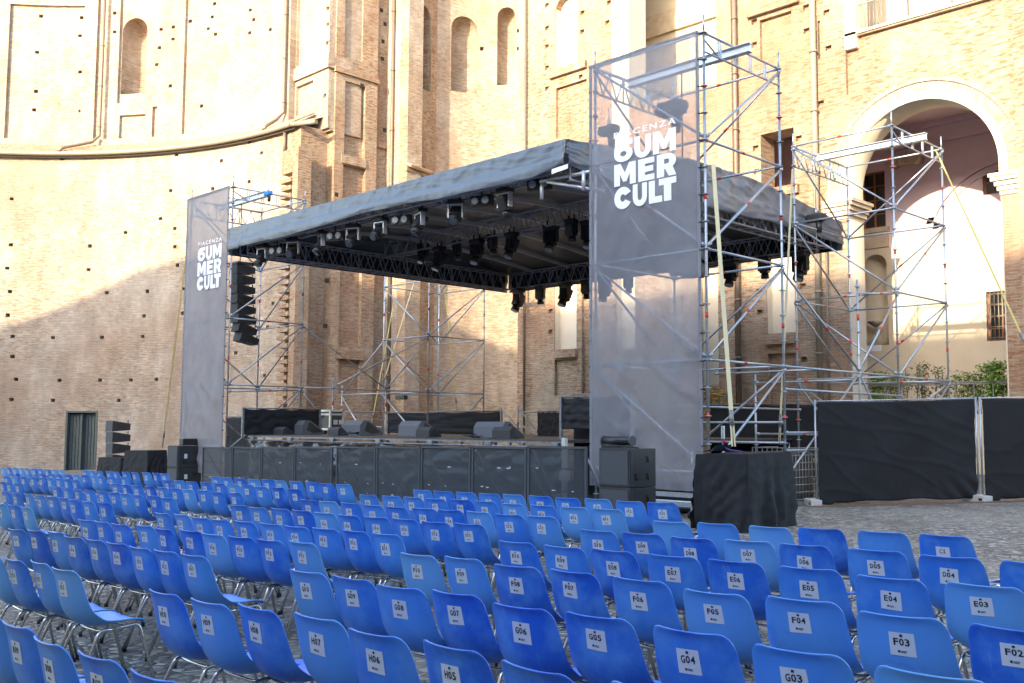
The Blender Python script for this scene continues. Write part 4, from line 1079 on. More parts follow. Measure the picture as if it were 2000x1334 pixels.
# ================================================================== lamps hung in the roof
def moving_head(label, group, loc, tilt, pan, body='black', scale=1.0, arms='black', lens='lens'):
    t = thing('moving_head_light', label, 'stage light', loc, pan, group)
    s = scale; T = Vector(loc)
    def put(m, name, mats, par): 
        o = m.build(name, mats, par, local=True); return o
    m = MB(); m.bev(-.17 * s, .17 * s, -.13 * s, .13 * s, -.10 * s, 0, .02); m.tube((-.1 * s, 0, 0), (-.1 * s, 0, .12 * s), .025); m.tube((.1 * s, 0, 0), (.1 * s, 0, .12 * s), .025); put(m, 'base', 'black', t)
    m = MB(); m.bev(-.19 * s, -.14 * s, -.06 * s, .06 * s, -.42 * s, -.09 * s, .012); m.bev(.14 * s, .19 * s, -.06 * s, .06 * s, -.42 * s, -.09 * s, .012); m.bev(-.18 * s, .18 * s, -.07 * s, .07 * s, -.14 * s, -.09 * s, .012); put(m, 'yoke', arms, t)
    R = Matrix.Translation((0, 0, -.34 * s)) @ Matrix.Rotation(tilt, 4, 'X')
    m = MB(); m.bev(-.125 * s, .125 * s, -.12 * s, .12 * s, -.14 * s, .2 * s, .035, R)
    k = len(m.v); m.tube((0, 0, -.13 * s), (0, 0, -.30 * s), .105 * s, 14, .12 * s)
    for i in range(k, len(m.v)): m.v[i] = tuple(R @ Vector(m.v[i]))
    h = put(m, 'head', body, t)
    m = MB(); m.tube((0, 0, -.295 * s), (0, 0, -.315 * s), .095 * s, 16); m.v = [tuple(R @ Vector(v)) for v in m.v]; put(m, 'lens', lens, h)
    return t
def hung(px, py, Y): p = atY(px, py, Y); return p
front = [(513, 497, 'at the left corner of the roof'), (573, 486, 'second from the left along the front edge'), (628, 470, 'third from the left along the front edge'), (690, 459, 'fourth from the left along the front edge'), (743, 447, 'fifth from the left along the front edge'), (820, 430, 'sixth from the left along the front edge'), (890, 411, 'seventh from the left along the front edge'), (986, 388, 'largest one, nearest the right end of the front edge')]
for i, (px, py, w) in enumerate(front):
    p = hung(px, py - 9, RY0 + .42)
    moving_head('moving head of the front row, ' + w, 'silver moving heads along the front edge of the roof', (p.x, p.y, min(p.z + .16, 6.82)), radians((-35, -60, -30, -45, -55, -25, -50, 20)[i]), radians((10, 30, -20, 25, 5, -15, 35, 0)[i]), 'black', 1.0, 'silver', 'lens_dark')
mid = [(826, 500), (858, 507), (893, 495), (931, 493), (962, 483), (999, 480), (1076, 466), (1116, 455), (1150, 458)]
W9 = ['leftmost', 'second', 'third', 'fourth', 'fifth', 'sixth', 'seventh', 'eighth', 'rightmost']
for i, (px, py) in enumerate(mid):
    p = hung(px, py - 12, YM - (.3 if i % 2 else .05))
    moving_head('black moving head hanging nose down under the middle truss, %s from the left of nine' % W9[i] if 0 < i < 8 else 'black moving head hanging under the middle truss, %s of nine' % W9[i], 'black moving heads under the middle truss', (p.x, p.y, p.z + .2), radians((-25, -25, 10, -22, 12, -22, -22, 10, -15)[i]), radians(random.uniform(-15, 15)), 'black', (1.0, 1.15, .9, 1.15, .9, 1.15, 1.15, .95, 1.15)[i])
back = [(1012, 583), (1055, 574), (1104, 573), (1145, 563), (1181, 562), (1227, 555), (1427, 532), (1493, 520), (1563, 515)]
for i, (px, py) in enumerate(back):
    p = hung(px, py - 15, RY1 - .5)
    moving_head('black moving head hanging under the back truss, %s from the left of nine' % W9[i] if 0 < i < 8 else 'black moving head hanging under the back truss, %s of nine' % W9[i], 'black moving heads under the back truss', (p.x, p.y, min(p.z + .22, 6.62)), radians((-22, 5, -25, 5, -20, 5, -20, 5, -22)[i]), radians(random.uniform(-12, 12)), 'black', (1.3, 1.0, 1.3, 1.0, 1.25, .95, 1.2, 1.0, 1.3)[i])
for i, (px, py, w) in enumerate(((541, 490, 'leftmost'), (655, 461, 'second from the left'), (783, 430, 'second from the right'), (940, 392, None), (1053, 360, 'rightmost'))):
    if w is None: w = 'middle, beside the largest silver lamp'
    p = hung(px, py, RY0 + .4)
    t = thing('blinder_light', 'twin round blinder lamps under the front tarpaulin, %s pair' % w, 'stage light', (p.x, p.y, p.z), radians(20), 'twin blinder lamps along the front edge')
    m = MB(); m.bev(-.27, .27, -.04, .10, -.12, .12, .02); m.tube((0, 0, .1), (0, 0, .3), .02); m.build('housing', 'black', t, local=True)
    for sx in (-.13, .13):
        m = MB(); m.tube((sx, -.075, 0), (sx, -.035, 0), .085, 18); m.mat(1).tube((sx, -.085, 0), (sx, -.074, 0), .06, 14); m.build('lamp', ['lens', 'silver'], t, local=True)

# ================================================================== loudspeakers
def array_box(m, o, w, d, h, tilt, mats=(0, 1)):
    """one line array cabinet: grille towards -y, tapering to the back"""
    R = Matrix.Translation(o) @ Matrix.Rotation(tilt, 4, 'X')
    n = len(m.v)
    P = [(-w / 2, -d / 2, -h / 2), (w / 2, -d / 2, -h / 2), (w / 2, -d / 2, h / 2), (-w / 2, -d / 2, h / 2), (-w / 2, d / 2, -h * .3), (w / 2, d / 2, -h * .3), (w / 2, d / 2, h * .3), (-w / 2, d / 2, h * .3)]
    m.v += [tuple(R @ Vector(p)) for p in P]
    m.mat(mats[0]).face([n, n + 1, n + 2, n + 3])
    m.mat(mats[1])
    for q in ((4, 7, 6, 5), (0, 4, 5, 1), (1, 5, 6, 2), (2, 6, 7, 3), (3, 7, 4, 0)): m.face([n + k for k in q])
    for sy in (-.08, .10):                                   # recessed handles
        k = len(m.v); m.mat(2).box(w / 2 - .004, w / 2 + .004, sy - .045, sy + .045, -.055, .055)
        for i in range(k, len(m.v)): m.v[i] = tuple(R @ Vector(m.v[i]))
    k = len(m.v); m.mat(1).tube((w / 2 - .03, d / 2 - .1, h * .25), (w / 2 - .03, d / 2 - .1, h * .62), .02, 6)
    for i in range(k, len(m.v)): m.v[i] = tuple(R @ Vector(m.v[i]))
def line_array(label, x, y, ztop_, n, tilts, w=.46, d=.66, h=.31):
    t = thing('line_array', label, 'loudspeaker', (x, y, ztop_))
    y_, z_ = y, ztop_
    for i in range(n):
        a = tilts(i)
        m = MB(); z_ -= h * .5 * cos(a) + .01; array_box(m, Vector((x, y_, z_)), w, d, h, -a); z_ -= h * .5 * cos(a); y_ += h * sin(a)
        m.build('cabinet', ['grille', 'blackmat', 'black'], t)
    m = MB()
    if ztop_ > 4: 
        m.box(x - .3, x + .3, y - .35, y + .35, ztop_ + .0, ztop_ + .06); m.tube((x, y - .1, ztop_ + .05), (x, y - .1, LEV0), .015, 6); m.build('flying_frame', 'black', t)
    return t
xq = xy(474, Y=16.5, py=520)
line_array('black line array of eight cabinets curving down inside the left front scaffold tower', xq, 16.5, 6.78, 8, lambda i: radians(1 + i * 1.2 + (6 if i > 5 else 0)))
line_array('black line array seen as a dark column through the right hand mesh banner', xy(1340, Y=16.6, py=450), 16.6, 6.9, 7, lambda i: radians(1 + i * 1.2))
xg, yg = xy(229, Y=17.0, py=880), 17.0
line_array('short black stack of four line array cabinets standing at the far left near the door', xg, yg, atY(229, 822, 17.0).z, 4, lambda i: radians(2), .62, .72, .42)
def sub(x0, x1, y0, y1, z0, z1, label, group):
    t = thing('subwoofer', label, 'loudspeaker', ((x0 + x1) / 2, (y0 + y1) / 2, z0), group=group)
    m = MB(); m.bev(x0, x1, y0, y1, z0, z1, .015); c = m.build('cabinet', 'blackmat', t)
    m = MB(); m.box(x0 + .04, x1 - .04, y0 - .012, y0 + .002, z0 + .04, z1 - .04); m.build('front_grille', 'grille', t)
    for yy, zz in ((.72, .72), (.28, .28), (.72, .28)):
        yc = y0 + (y1 - y0) * yy; zc_ = z0 + (z1 - z0) * zz
        m = MB(); m.box(x1 - .002, x1 + .004, yc - .09, yc + .09, zc_ - .06, zc_ + .06); m.mat(1).tube((x1 + .012, yc - .03, zc_ - .05), (x1 + .012, yc - .03, zc_ + .05), .012, 6); m.build('handle', ['black', 'rubber'], t)
    m = MB(); m.box(x1 - .004, x1 + .005, y0 + .03, y0 + .05, z0 + .02, z1 - .02); m.build('edge_trim', 'grille', t); m = MB(); m.box(x0 + .02, x0 + .04, y0 - .016, y0, z0 + .03, z1 - .03); m.build('edge_trim', 'grille', t)
xs1 = xy(1231, Y=12.95, py=930); xs0 = xy(1170, Y=12.95, py=930); ys1 = xy(1281, X=xs1, py=930)
g0 = gz(xs1, 13.3)
sub(xs0, xs1, 12.95, ys1, g0, g0 + .635, 'large black subwoofer cabinet, lower of the two stacked before the right banner', 'subwoofers beside the barrier')
sub(xs0, xs1, 12.95, ys1, g0 + .64, g0 + 1.27, 'large black subwoofer cabinet, upper of the two stacked before the right banner', 'subwoofers beside the barrier')
m = MB(); zz = g0 + 1.272
t = thing('effect_lamp', 'small black cylindrical lamp lying on top of the right hand subwoofers', 'stage light', (xs1 - .4, 13.2, zz))
m.tube((xs1 - .72, 13.15, zz + .12), (xs1 - .12, 13.15, zz + .12), .075, 14); m.build('barrel', 'black', t)
m = MB(); m.tube((xs1 - .14, 13.15, zz + .12), (xs1 - .10, 13.15, zz + .12), .085, 14); m.tube((xs1 - .74, 13.15, zz + .12), (xs1 - .70, 13.15, zz + .12), .085, 14); m.build('end_ring', 'grille', t)
m = MB(); m.box(xs1 - .65, xs1 - .25, 13.0, 13.3, zz, zz + .03); m.path([(xs1 - .85, 13.3, zz + .01), (xs1 - .7, 13.05, zz + .06), (xs1 - .45, 13.0, zz + .05), (xs1 - .1, 13.05, zz + .03), (xs1 - .02, 13.2, zz + .01)], .012, 6); m.build('bracket', 'black', t)
yl = 14.4; xl1 = xy(347, Y=yl, py=900); xl0 = xy(327, Y=yl, py=900); yl1 = xy(394, X=xl1, py=900); g1 = gz(xl1, yl)
zt1 = atY(347, 871, yl).z; hh = (zt1 - g1) / 2
sub(xl0, xl1, yl, yl1, g1, g1 + hh - .004, 'black subwoofer cabinet with white stickers, lower of the two stacked before the left banner', 'subwoofers beside the barrier')
sub(xl0, xl1, yl, yl1, g1 + hh, zt1, 'black subwoofer cabinet with white stickers, upper of the two stacked before the left banner', 'subwoofers beside the barrier')
for k in (0, 1):
    m = MB(); p = atX(363, (891, 931)[k], xl1 + .01); m.box(xl1 + .005, xl1 + .008, p.y - .05, p.y + .05, p.z - .07, p.z + .07)
    o = m.build('paper_sticker', 'paper'); tag(o, 'small white sticker on the %s left subwoofer' % ('upper', 'lower')[k], 'sticker')
t = thing('effect_lamp', 'pair of small black lamps lying on top of the left hand subwoofers', 'stage light', (xl1 - .1, yl + .5, zt1))
m = MB()
for i in range(2): m.bev(xl1 - .25 + .02 * i, xl1 + .0, yl + .15 + i * .62, yl + .68 + i * .62, zt1 + .02, zt1 + .22, .03)
m.build('housing', 'black', t)
# cloth covered heaps at far left, the ballast tanks at both sides
def draped_box(name, label, x0, x1, y0, y1, ht, seed, mat='cloth', flare=.06, cat='covered ballast'):
    t = thing(name, label, cat, ((x0 + x1) / 2, (y0 + y1) / 2, gz((x0 + x1) / 2, (y0 + y1) / 2)))
    P = [(x0, y0), (x1, y0), (x1, y1), (x0, y1)]
    per = []
    for i in range(4):
        a, b = Vector(P[i]), Vector(P[(i + 1) % 4])
        for k in range(26): per.append(a.lerp(b, k / 26))
    c = Vector(((x0 + x1) / 2, (y0 + y1) / 2)); N = len(per)
    m = MB()
    def f(u, v):
        i = int(round(u * N)) % N; p = per[i]; q = (p - c); g_ = gz(p.x, p.y) + .01
        corner = (abs(q.x) / ((x1 - x0) / 2)) * (abs(q.y) / ((y1 - y0) / 2))
        w = flare * v * (1 + .6 * corner) + .13 * v * nz(u * 26, v * 1.6, seed) + .03 * nz(u * 30 + v * 6, v * 4, seed + 2) * min(1, v * 4) + .02 * nz(u * 60, v * 9, seed + 4) * min(1, v * 3)
        d = q.normalized()
        return (p.x + d.x * w, p.y + d.y * w, g_ + ht * (1 - v) + (0.012 * nz(u * 20, 0, seed) if v == 0 else 0) + (.03 * max(0, nz(u * 14, 2, seed)) if v > .95 else 0))
    m.grid(f, N, 34)
    n = len(m.v); top = [m.v[i * 35] for i in range(N)]
    ct = (c.x, c.y, gz(c.x, c.y) + ht + .02); m.v.append(ct)
    for i in range(N): m.v.append(top[i])
    for i in range(N): m.face([n, n + 1 + i, n + 1 + (i + 1) % N])
    m.build('cover', mat, t)
    return t
tx1, ty0 = -8.42, 13.42
tx0 = xy(1359, Y=ty0, py=900); ty1 = xy(1546, X=tx1, py=900)
tank = draped_box('ballast_tank', 'ballast tank wrapped in black cloth at the foot of the right scaffold tower', tx0, tx1, ty0, ty1, 1.17, 4.0)
dx1 = xy(288, Y=15.2, py=900); draped_box('ballast_tank', 'ballast tank under loose black cloth between the left subwoofers and the floor stack', xy(243, Y=15.2, py=900), dx1, 15.2, xy(325, X=dx1, py=900), atY(270, 880, 15.2).z - gz(dx1, 15.2), 14.0)
draped_box('covered_crate', 'low crate covered in black cloth carrying the four line array cabinets', xy(192, Y=16.4, py=900), xy(236, Y=16.4, py=900), 16.4, 17.9, atY(215, 891, 16.4).z - gz(-35, 16.4), 24.0, cat='covered crate')
# odds and ends on the right tank
t = thing('ratchet', 'ratchet with purple webbing lying on the black covered tank', 'ratchet strap', (tx1 - .6, ty0 + .5, 1.25))
zt_ = gz(tx1, ty0) + 1.19
m = MB(); m.path([(tx1 - .9, ty0 + .7, zt_ + .16), (tx1 - .7, ty0 + .45, zt_ + .08), (tx1 - .5, ty0 + .3, zt_ + .04), (tx1 - .2, ty0 + .2, zt_ + .02)], .014, 6); m.build('webbing', 'purple', t)
m = MB(); m.bev(tx1 - 1.03, tx1 - .98, ty0 + .87, ty0 + .92, zt_ + .2, zt_ + .42, .015); m.build('handle', 'steel', t)
m = MB(); m.prism([(tx1 - 1.25, zt_ - .01), (tx1 - .75, zt_ + .01), (tx1 - .62, zt_ + .12), (tx1 - .7, zt_ + .02)], 'y', ty0 + .12, ty0 + .6); 
tag(m.build('loose_flap', 'shiny', origin=(tx1 - .8, ty0 + .3, zt_)), 'folded grey plastic flap on top of the black covered tank', 'plastic sheet')
# wire cage tank behind it
cx0, cx1, cy0, cy1 = xy(1470, Y=18.0, py=900), xy(1548, Y=18.0, py=900), 18.0, 19.0
t = thing('caged_tank', 'black liquid tank in a galvanised wire cage behind the cloth wrapped tank', 'ballast tank', ((cx0 + cx1) / 2, 16.2, gz(cx1, 16)))
zc = gz(cx1, 16)
m = MB(); m.bev(cx0 + .05, cx1 - .05, cy0 + .05, cy1 - .05, zc + .16, zc + 1.1, .08); m.build('tank', 'black', t)
m = MB()
for i in range(8):
    z = zc + .16 + i * .145
    for a, b in (((cx0, cy0), (cx1, cy0)), ((cx1, cy0), (cx1, cy1)), ((cx0, cy0), (cx0, cy1))): m.tube((*a, z), (*b, z), .012, 6)
for i in range(9):
    x = cx0 + (cx1 - cx0) * i / 8; m.tube((x, cy0, zc + .16), (x, cy0, zc + 1.17), .01, 6)
    y = cy0 + (cy1 - cy0) * i / 8; m.tube((cx1, y, zc + .16), (cx1, y, zc + 1.17), .01, 6)
m.build('wire_cage', 'iron', t)
m = MB(); m.box(cx0, cx1, cy0, cy1, zc + .08, zc + .13); m.box(cx0, cx0 + .12, cy0, cy1, zc, zc + .08); m.box(cx1 - .12, cx1, cy0, cy1, zc, zc + .08); m.build('pallet', 'steel', t)

# ================================================================== hoists and beams
def hoist(label, x, y, z, mat, s=1.0, top=LEV0):
    t = thing('chain_hoist', label, 'chain hoist', (x, y, z))
    m = MB(); m.bev(x - .28 * s, x + .28 * s, y - .15 * s, y + .15 * s, z - .13 * s, z + .13 * s, .05 * s); m.tube((x - .34 * s, y, z), (x + .34 * s, y, z), .1 * s, 12); m.build('motor', mat, t)
    m = MB(); m.tube((x, y, z + .1), (x, y, top), .012, 6); m.tube((x, y, z + .12 * s), (x, y, z + .3 * s), .035, 8); m.build('hook', 'steel', t)
    m = MB(); m.tube((x + .1 * s, y, z - .5 * s), (x + .1 * s, y, z - .1), .09 * s, 10, .12 * s); m.build('chain_bag', 'black', t)
    m = MB(); m.tube((x, y, z - .1), (x, y, z - 1.1), .008, 6); m.build('chain', 'steel', t)
    return t
p = atY(1312, 212, 16.1); hoist('big black chain hoist hanging by a strap behind the top of the right banner', p.x, p.y, p.z, 'black', 1.0)
p = atY(1189, 255, 16.2); hoist('smaller black chain hoist seen through the right banner beside its lettering', p.x, p.y, p.z, 'black', .75, 8.4)
p = atY(524, 378, 16.0); hoist('bright blue hoist trolley clamped on the top beam of the left front tower', p.x, p.y, p.z, 'blue', .5, p.z + .2)
p = atY(1594, 426, 24.2); t = hoist('black chain hoist with chain bag hanging beside the back right end of the roof', p.x, p.y, p.z, 'black', .8, LEV0)

# ================================================================== straps
def strap(label, a, b, mat, w=.042, group='ratchet straps guying the scaffold towers'):
    a, b = Vector(a), Vector(b); d = (b - a).normalized()
    t = thing('guy_strap', label, 'strap', tuple(b), group=group)
    side = Vector((.72, .69, 0)); m = MB(); n = len(m.v)
    nn = d.cross(side).normalized() * .003
    m.v += [tuple(p + side * s * w / 2 + nn * q) for p in (a, b) for s in (-1, 1) for q in (-1, 1)]
    for q in ((0, 1, 3, 2), (4, 6, 7, 5), (0, 2, 6, 4), (2, 3, 7, 6), (3, 1, 5, 7), (1, 0, 4, 5)): m.face([n + k for k in q])
    m.build('webbing', mat, t)
    e = b - d * .5
    m = MB(); m.tube(e - d * .1, e + d * .15, .035, 8); m.tube(e + d * .1, b, .012, 6); m.build('ratchet', 'iron', t)
strap('long yellow strap running from the top of the left banner down to the ground ballast', atY(376, 400, 15.4), atY(317, 874, 15.9), 'strap')
strap('broad pale yellow strap slanting down in front of the right tower to the wrapped tank', atY(1393, 320, 14.9), atY(1433, 872, 13.9), 'strap_pale', .07)
strap('pale strap falling from the middle of the right tower behind its rear pole', atY(1548, 330, 18.6), atY(1522, 868, 18.0), 'strap_pale')
strap('yellow strap stretching from the arch side tower down to the right edge', atY(1827, 292, 25.8), atY(2012, 690, 22.0), 'strap')
strap('yellow strap behind the stage left of the tall wall recess', (-33.5, 26.2, 6.6), atY(725, 832, 25.2), 'strap')
strap('pale yellow strap crossing the lit wall under the roof, left of the back left tower', atY(812, 540, 25.6), atY(745, 760, 24.9), 'strap_pale')
strap('yellow strap hanging nearly upright at the middle of the back left tower', atY(868, 560, 26.1), atY(893, 805, 26.2), 'strap')

# ================================================================== stage platform
SX0, SX1, SY0, SY1, SZ = -26.35, -13.95, 15.4, 24.6, 1.37
stage = thing('stage_platform', 'raised stage platform with metal edge and black plastic skirt behind the crowd barrier', 'stage', ((SX0 + SX1) / 2, 20, 0))
m = MB(); m.box(SX0, SX1, SY0 + .02, SY1, SZ - .06, SZ); m.build('deck', 'plank', stage)
m = MB()
m.box(SX0 - .02, SX1 + .02, SY0 - .03, SY0 + .02, SZ - .075, SZ - .035); m.tube((SX0, SY0 - .06, SZ - .15), (SX1, SY0 - .06, SZ - .15), .024)
for i in range(7):
    x = SX0 + .3 + (SX1 - SX0 - .5) * i / 6; m.bev(x - .1, x + .1, SY0 - .1, SY0 - .03, SZ - .17, SZ - .05, .02)
m.build('deck_edge', 'edge', stage)
m = MB()
for i in range(7):
    for y in (SY0 + .1, 20, SY1 - .1): x = SX0 + .1 + (SX1 - SX0 - .2) * i / 6; m.tube((x, y, gz(x, y)), (x, y, SZ - .06), .03)
x = SX1 + .02; m.box(x - .04, x + .05, SY0 - .07, SY0 + .02, gz(x, SY0), SZ + .05); m.box(x - .08, x + .1, SY0 - .1, SY0 + .03, .55, .75)
m.build('leg', 'alu', stage)
def skirtf(u, v):
    x = SX0 + (SX1 - SX0) * u; s = u * 7.5
    hang = abs(sin(pi * s)) ** .7
    z = SZ - .14 - .06 * hang * (1 - v) ; z = z + (gz(x, SY0) + .03 - z) * v
    fold = .07 * sin(v * 9 + 3 * hang) * hang * (1 - v) ** 1.5 + .05 * nz(u * 26 + v * 3, v * 5, 3) + .03 * nz(u * 60 - v * 12, v * 9, 7)
    return (x, SY0 + .02 - abs(fold) * 2.0, z)
m = MB(); m.grid(skirtf, 220, 26); m.build('skirt', 'shiny', stage)
# cloth covered handrails
def cloth_panel(name, label, P0, P1, z0, z1, seed, posts=True, zl=None):
    P0, P1 = Vector(P0), Vector(P1)
    t = thing(name, label, 'cloth screen', (P0.x, P0.y, z0))
    d = (P1 - P0).normalized(); nrm = Vector((d.y, -d.x))
    def f(u, v):
        p = P0.lerp(P1, u); z = z1 - .03 * abs(sin(4 * pi * u)) * (1 - v) + (z0 - z1) * v
        w = .05 * nz(u * 5 + v * 4, v * 3 - u * 6, seed) * min(1, v * 4) + .02 * nz(u * 12, v * 12, seed + 3)
        return (p.x + nrm.x * w, p.y + nrm.y * w, z)
    m = MB(); m.grid(f, 40, 20, thick=.004); m.build('cloth', 'cloth', t)
    m = MB()
    for k in ((0, 1) if posts else ()): p = P0.lerp(P1, k); m.box(p.x - .03, p.x + .03, p.y - .03, p.y + .03, z0 - (.1 if not zl else zl), z1 + .03)
    m.tube((P0.x, P0.y, z1 + .01), (P1.x, P1.y, z1 + .01), .022); m.build('rail', 'edge', t)
    return t
xr_ = SX0 + .05
cloth_panel('screened_handrail', 'handrail covered in black cloth at the left edge of the stage', (xr_, xy(474, X=xr_)), (xr_, xy(624, X=xr_)), SZ, atX(550, 799, xr_).z, 2)
yb_ = 23.7
cloth_panel('screened_handrail', 'long handrail covered in black cloth along the back of the stage', (xy(757, Y=yb_), yb_), (xy(979, Y=yb_), yb_), SZ, atY(868, 805, yb_).z, 12)
yb_ = 21.5
cloth_panel('screened_handrail', 'short black cloth panel right of the stair rails on the stage', (xy(1050, Y=yb_), yb_), (xy(1094, Y=yb_), yb_), SZ, atY(1072, 804, yb_).z, 17, False)
a = (xy(1096, Y=16.3), 16.3)
cloth_panel('screened_handrail', 'black cloth hanging crookedly from a rail between the stage and the right tower', a, (-12.9, 16.3), atY(1125, 838, 16.3).z, atY(1125, 776, 16.3).z, 31, True, 1.3)
m = MB(); m.box(a[0] + .1, -12.95, 16.6, 16.7, .2, 1.6)
for i in range(5): m.mat(1).box(a[0] + .2 + i * .22, a[0] + .3 + i * .22, 16.58, 16.6, 1.05, 1.25)
tag(m.build('cable_rack', ['cloth', 'case'], origin=(-13.4, 16.6, 0.2)), 'dark cable rack below the crooked black cloth beside the stage', 'equipment rack')
# stair rails at the back
t = thing('stair_rail', 'two pairs of sloping metal stair rails rising at the back right of the stage', 'handrail', (xy(1000, Y=24.2), 24.2, SZ))
yb_ = 24.2; m = MB()
for px0, px1, y0, y1 in ((976, 1026, 796, 850), (1012, 1046, 797, 838), (1012, 1042, 824, 852)):
    p, q = atY(px0, y0, yb_), atY(px1, y1, yb_); q.z = max(q.z, SZ); m.tube(p, q, .022)
for px in (979, 1012): p = atY(px, 797, yb_); m.tube((p.x, yb_, SZ), (p.x, yb_, p.z), .028)
p, q = atY(1012, 805, yb_), atY(1048, 805, yb_); m.tube(p, q, .02)
m.build('rail', 'steel', t)

# ------------------------------------------------------------------ things standing on the stage
def wedge(label, px0, px1, Y, h, d, group, flip=False):
    x0, x1 = xy(px0, Y=Y, py=845), xy(px1, Y=Y, py=845)
    t = thing('floor_monitor', label, 'stage monitor', ((x0 + x1) / 2, Y, SZ), group=group)
    z = SZ + .006
    prof = [(0, .0), (0, h * .68), (d * .16, h), (d * .34, h), (d, h * .22), (d, 0)]
    m = MB(); m.prism([(Y + a, z + b) for a, b in prof], 'x', x0, x1)
    m.v = [tuple(v) for v in m.v]
    o = m.build('cabinet', 'blackmat' if h < .3 else 'grille_pale', t)
    m = MB(); pr = [(Y + d * .3, z + h * .88), (Y + d * .38, z + h * .86), (Y + d * .9, z + h * .2), (Y + d * .5, z + h * .1), (Y + d * .2, z + h * .3)]
    m.prism(pr, 'x', x1, x1 + .006); m.build('side_recess', 'black', t)
    m = MB(); pts = [(x0 + .03, Y + d * .37, z + h * .98), (x1 - .03, Y + d * .37, z + h * .98), (x1 - .03, Y + d * .97, z + h * .27), (x0 + .03, Y + d * .97, z + h * .27)]
    k = len(m.v); m.v += pts + [(a, b + .01, c + .012) for a, b, c in pts]
    for q in ((0, 1, 2, 3), (7, 6, 5, 4), (0, 4, 5, 1), (1, 5, 6, 2), (2, 6, 7, 3), (3, 7, 4, 0)): m.face([k + i for i in q])
    m.build('front_grille', 'grille', t)
    return t
G1, G2 = 'large stage monitors on the deck', 'small stage monitors at the deck edge'
wedge('large grey stage monitor turned sideways in front of the left black cloth', 573, 590, 16.9, .42, .8, G1)
wedge('large grey stage monitor standing just right of the flight case', 668, 703, 17.0, .42, .8, G1)
wedge('large grey stage monitor before the left half of the back cloth', 778, 817, 16.6, .40, .7, G1)
wedge('large grey stage monitor nearest the stair rails', 925, 981, 16.6, .38, .7, G1)
wedge('small dark stage monitor, leftmost on the deck edge', 534, 553, 15.9, .21, .35, G2)
wedge('small dark stage monitor below the flight case', 639, 660, 15.9, .22, .35, G2)
wedge('small dark stage monitor overlapping the monitor in front of the back cloth', 812, 838, 15.9, .24, .4, G2)
wedge('small dark stage monitor overlapping the large one by the stair rails', 961, 996, 15.7, .26, .45, G2)
Yc = 18.6; cx0, cx1 = xy(627, Y=Yc, py=820), xy(645, Y=Yc, py=820); cy1 = xy(669, X=cx1, py=820); z0, z1 = SZ + .16, atY(645, 802, Yc).z
t = thing('flight_case', 'black and silver flight case on castors at the back left of the stage', 'flight case', ((cx0 + cx1) / 2, Yc, SZ))
m = MB(); m.box(cx0, cx1, Yc, cy1, z0, z1); m.build('box', 'case', t)
m = MB(); e = .03
for x in (cx0, cx1):
    for y in (Yc, cy1): m.box(x - e, x + e, y - e, y + e, z0 - .004, z1 + .004)
for z in (z0, z1, z0 + (z1 - z0) * .8):
    m.box(cx0, cx1, Yc - e, Yc - .002, z - e, z + e); m.box(cx1 + .002, cx1 + e, Yc, cy1, z - e, z + e)
for yy in (.25, .7): m.box(cx1 + .003, cx1 + .012, Yc + (cy1 - Yc) * yy, Yc + (cy1 - Yc) * yy + .16, z0 + .15, z0 + .3)
m.build('edging', 'alu', t)
m = MB()
for x in (cx0 + .1, cx1 - .1):
    for y in (Yc + .1, cy1 - .1): m.tube((x - .02, y, SZ + .06), (x + .02, y, SZ + .06), .06, 10); m.box(x - .02, x + .02, y - .02, y + .02, SZ + .06, z0)
m.build('castor', 'rubber', t)
m = MB(); p = atY(795, 776, 26.4)
t = thing('flood_lamp', 'small black flood lamp fixed low on the back tower against the brick', 'lamp', (p.x, 26.2, p.z)); m.bev(p.x - .3, p.x + .3, 26.0, 26.2, p.z - .1, p.z + .08, .04); m.build('housing', 'black', t)
m = MB(); m.tube((p.x, 26.1, p.z), (p.x + .35, 25.85, p.z + .1), .02); m.build('bracket', 'steel', t)
for i, (px, w) in enumerate(((675, 'beside the flight case'), (915, 'between the two right hand monitors'))):
    x = xy(px, Y=15.9, py=850); m = MB(); random.seed(i)
    pts = [(x + random.uniform(-.3, .3) + .05 * k, 15.8 + random.uniform(-.12, .2), SZ + .02 + random.uniform(0, .09)) for k in range(12)]
    m.path(pts, .014, 6); tag(m.build('cable_bundle', 'rubber', origin=(x, 15.8, SZ)), 'tangle of black cable on the deck edge ' + w, 'cable')
m = MB(); x = xy(652, Y=17.6, py=845)
tag((m.box(x - .25, x + .2, 17.6, 17.9, SZ + .01, SZ + .22), m.build('wooden_block', 'wood_pale', origin=(x, 17.7, SZ)))[1], 'small block of plywood on the deck below the flight case', 'wood block')
# dark drape behind the left tower
q0, q1 = atY(442, 815, 18.4), atY(474, 860, 18.4)
cloth_panel('ground_screen', 'black cloth screen on the ground between the left banner and the stage', (q0.x, 18.4), (q1.x + 1.0, 18.4), gz(-30, 18) + .1, q0.z, 44, False)
cloth_panel('ground_screen', 'long black cloth screen low behind the right tower tubes', (xy(1388, Y=24.5), 24.5), (xy(1600, Y=24.5), 24.5), gz(-14, 24) + .1, atY(1480, 790, 24.5).z, 54, False)

